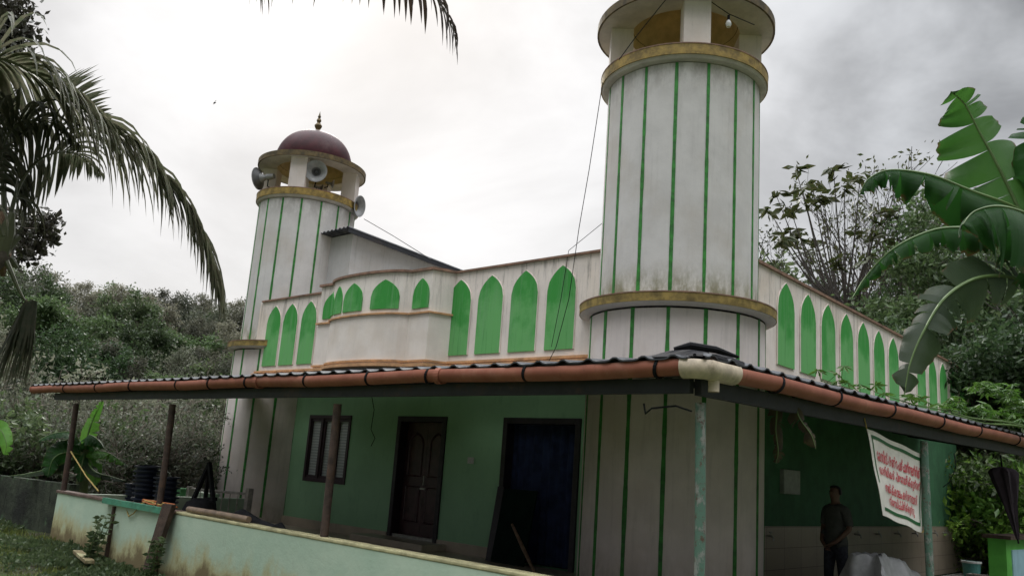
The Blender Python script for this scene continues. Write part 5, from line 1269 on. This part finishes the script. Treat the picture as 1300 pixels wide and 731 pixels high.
mb.build('stem', M['midrib'], cp, smooth=True); V, Fc = leafquads(np.array(C), np.array(Dv), np.array(Sz), .28); build_np('leaves', V, Fc, M['leaf_bright'], cp)
# ------------------------------------------------------------------ GRASS + WEEDS
n = 60000; X = rng.uniform(-19, -7, n); Y = rng.uniform(1.0, 5.62, n); keep = (Y < 5.55) & (rng.random(n) < .22+.78*np.array([mnoise.noise(Vector((a*.9, b*.9, 0))) > .08 for a, b in zip(X, Y)])); X = X[keep]; Y = Y[keep]; n = len(X)
hgt = (.04+.07*rng.random(n))*(1+.4*(Y > 5.0)); d = rng.normal(size=(n, 3))*np.array([.45, .45, 0])+np.array([0, 0, 1])
Gz = np.array([hh(a, b) for a, b in zip(X, Y)]); V, Fc = leafquads(np.stack([X, Y, Gz-.02], 1), d, hgt, .16); tag(build_np('grass', V, Fc, leafmat('grass blades', [(.12, .16, .04), (.18, .23, .06), (.26, .27, .11)], .5, .4, .3, .5)), 'short green grass covering the yard at lower left', 'grass', kind='stuff')
n = 14000; X = rng.uniform(-18.5, -11, n); Y = 5.6-np.abs(rng.normal(size=n))*.75; k_ = np.array([mnoise.noise(Vector((a*.8, b*.8, 7))) for a, b in zip(X, Y)]) > -.05; X = X[k_]; Y = Y[k_]; n = len(X)
Gz = np.array([hh(a, b) for a, b in zip(X, Y)]); V, Fc = leafquads(np.stack([X, Y, Gz+.01+.08*rng.random(n)], 1), rng.normal(size=(n, 3))+np.array([0, 0, .3]), .04+.05*rng.random(n), .6); tag(build_np('ground_cover', V, Fc, M['leaf_mid']), 'leafy ground cover creeping along the wall foot', 'ground cover', kind='stuff')
def weed(px, py, h, seed, label):
    p = onz(px, py, 0); p.y = min(p.y, 5.5); rd = random.Random(seed); t = thing('weed', label, 'weed', (p.x, p.y, 0)); mb = MB(); C = []; Dv = []; Sz = []
    for k in range(4):
        d = Vector((rd.gauss(0, .2), rd.gauss(0, .1), 1)); q = Vector((p.x, p.y, 0)); pts = [q]
        for i in range(6):
            q = q+(d+Vector((rd.gauss(0, .12), rd.gauss(0, .12), 0))).normalized()*h/6*rd.uniform(.7, 1.1); pts.append(q)
            for s in range(5): a = rd.random()*6.28; C.append(list(q)); Dv.append([math.cos(a), math.sin(a), rd.uniform(-.3, .4)]); Sz.append(rd.uniform(.06, .12))
        mb.tube(pts, [.006]*6+[.003], 4, caps=False)
    mb.build('stem', M['midrib'], t); V, Fc = leafquads(np.array(C), np.array(Dv), np.array(Sz), .5); build_np('leaves', V, Fc, M['leaf_mid'], t)
weed(126, 705, .62, 1, 'leafy weed growing against the mint wall left of the batten'); weed(190, 735, .55, 2, 'leafy weed growing in front of the framed board'); weed(110, 712, .4, 3, 'small weed left of the taller one at the wall foot')
# distant bird
bd_ = ond(272, 131, 60); bi = MB(); bi.tube([bd_+Vector((-.12, 0, 0)), bd_, bd_+Vector((.14, .05, .02))], [.02, .06, .02], 6); bi.add([bd_, bd_+Vector((.1, .1, .26)), bd_+Vector((-.12, .08, .2))], [(0, 1, 2)]); bi.add([bd_, bd_+Vector((.2, -.1, -.16)), bd_+Vector((-.02, -.1, -.2))], [(0, 1, 2)])
thingmesh(bi, 'bird', M['black'], 'tiny dark bird flying in pale sky left of far tower', 'bird')
# ------------------------------------------------------------------ SKY, SUN, CAMERA
sun_dir = Vector(ray(470, -120)); el = math.asin(sun_dir.z); azm = math.atan2(sun_dir.x, sun_dir.y)
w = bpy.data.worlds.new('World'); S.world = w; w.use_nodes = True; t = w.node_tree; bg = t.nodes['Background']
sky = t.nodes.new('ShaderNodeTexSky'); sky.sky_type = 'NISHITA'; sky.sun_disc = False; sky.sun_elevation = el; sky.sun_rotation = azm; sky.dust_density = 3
tc_ = t.nodes.new('ShaderNodeTexCoord')
def VM(op, a, b):
    m = t.nodes.new('ShaderNodeVectorMath'); m.operation = op
    for i, q in enumerate((a, b)):
        if isinstance(q, (tuple, Vector)): m.inputs[i].default_value = q
        else: t.links.new(q, m.inputs[i])
    return m
def MR(x, a, b, c, d):
    m = t.nodes.new('ShaderNodeMapRange'); m.interpolation_type = 'SMOOTHSTEP'; t.links.new(x, m.inputs[0])
    for i, q in enumerate((a, b, c, d)): m.inputs[i+1].default_value = q
    return m.outputs[0]
def MA(op, a, b):
    m = t.nodes.new('ShaderNodeMath'); m.operation = op
    for i, q in enumerate((a, b)):
        if isinstance(q, (int, float)): m.inputs[i].default_value = q
        else: t.links.new(q, m.inputs[i])
    return m.outputs[0]
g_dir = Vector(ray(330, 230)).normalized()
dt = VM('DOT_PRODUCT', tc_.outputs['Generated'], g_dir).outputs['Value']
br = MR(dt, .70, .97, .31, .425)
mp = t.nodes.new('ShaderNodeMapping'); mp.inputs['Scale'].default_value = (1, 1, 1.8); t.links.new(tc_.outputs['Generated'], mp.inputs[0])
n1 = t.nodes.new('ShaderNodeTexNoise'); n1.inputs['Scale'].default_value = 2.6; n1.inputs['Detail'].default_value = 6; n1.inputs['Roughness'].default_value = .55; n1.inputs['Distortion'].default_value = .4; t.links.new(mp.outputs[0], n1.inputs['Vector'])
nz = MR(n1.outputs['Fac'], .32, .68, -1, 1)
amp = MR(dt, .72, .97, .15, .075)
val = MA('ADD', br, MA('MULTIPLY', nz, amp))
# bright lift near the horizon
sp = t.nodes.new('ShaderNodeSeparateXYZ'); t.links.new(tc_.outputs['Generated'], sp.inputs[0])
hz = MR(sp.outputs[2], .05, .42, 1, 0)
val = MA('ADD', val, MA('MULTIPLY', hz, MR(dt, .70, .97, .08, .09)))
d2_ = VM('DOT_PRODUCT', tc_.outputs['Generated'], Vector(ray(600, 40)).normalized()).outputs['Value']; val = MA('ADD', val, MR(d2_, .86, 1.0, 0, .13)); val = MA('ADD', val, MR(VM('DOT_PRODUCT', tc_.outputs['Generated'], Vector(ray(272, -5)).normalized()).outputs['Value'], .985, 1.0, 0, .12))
zb = MR(sp.outputs[2], .60, .90, 0, 2.9); val = MA('ADD', val, zb); val = MA('SUBTRACT', val, MA('MULTIPLY', MR(dt, .45, -.1, 0, .20), MR(sp.outputs[2], .60, .30, 0, 1)))  # out-of-view sky brightened overhead, darkened low behind camera in place of unseen trees
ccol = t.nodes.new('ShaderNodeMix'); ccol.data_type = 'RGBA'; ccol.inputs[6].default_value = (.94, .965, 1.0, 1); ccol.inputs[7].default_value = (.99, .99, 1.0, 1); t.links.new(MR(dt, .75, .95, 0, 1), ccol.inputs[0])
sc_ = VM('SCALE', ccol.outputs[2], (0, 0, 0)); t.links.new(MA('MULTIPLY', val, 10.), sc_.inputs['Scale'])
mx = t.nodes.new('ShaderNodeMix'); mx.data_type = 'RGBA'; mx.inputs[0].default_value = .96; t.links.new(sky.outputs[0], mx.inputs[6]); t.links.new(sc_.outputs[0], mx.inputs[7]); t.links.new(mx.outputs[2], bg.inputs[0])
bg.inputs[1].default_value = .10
sl = bpy.data.lights.new('sun', 'SUN'); sl.energy = 1.3; sl.angle = math.radians(16); sl.color = (1, .96, .9); so = bpy.data.objects.new('sun', sl); COL.objects.link(so)
so.rotation_euler = (-sun_dir).to_track_quat('-Z', 'Y').to_euler(); so.location = (0, 0, 30)
cd = bpy.data.cameras.new('camera'); cd.sensor_width = 36; cd.lens = F/1300*36; cd.clip_end = 3000; cd.clip_start = .05; co_ = bpy.data.objects.new('camera', cd); COL.objects.link(co_)
co_.matrix_world = Matrix(((*R[0], 0), (*R[1], 0), (*R[2], EYE), (0, 0, 0, 1))); S.camera = co_
S.view_settings.view_transform = 'Standard'; S.view_settings.look = 'None'; S.view_settings.gamma = 1; S.view_settings.exposure = .62; S.view_settings.use_curve_mapping = False
S.render.engine = 'CYCLES'; S.cycles.max_bounces = 10; S.cycles.diffuse_bounces = 6; S.cycles.use_denoising = True
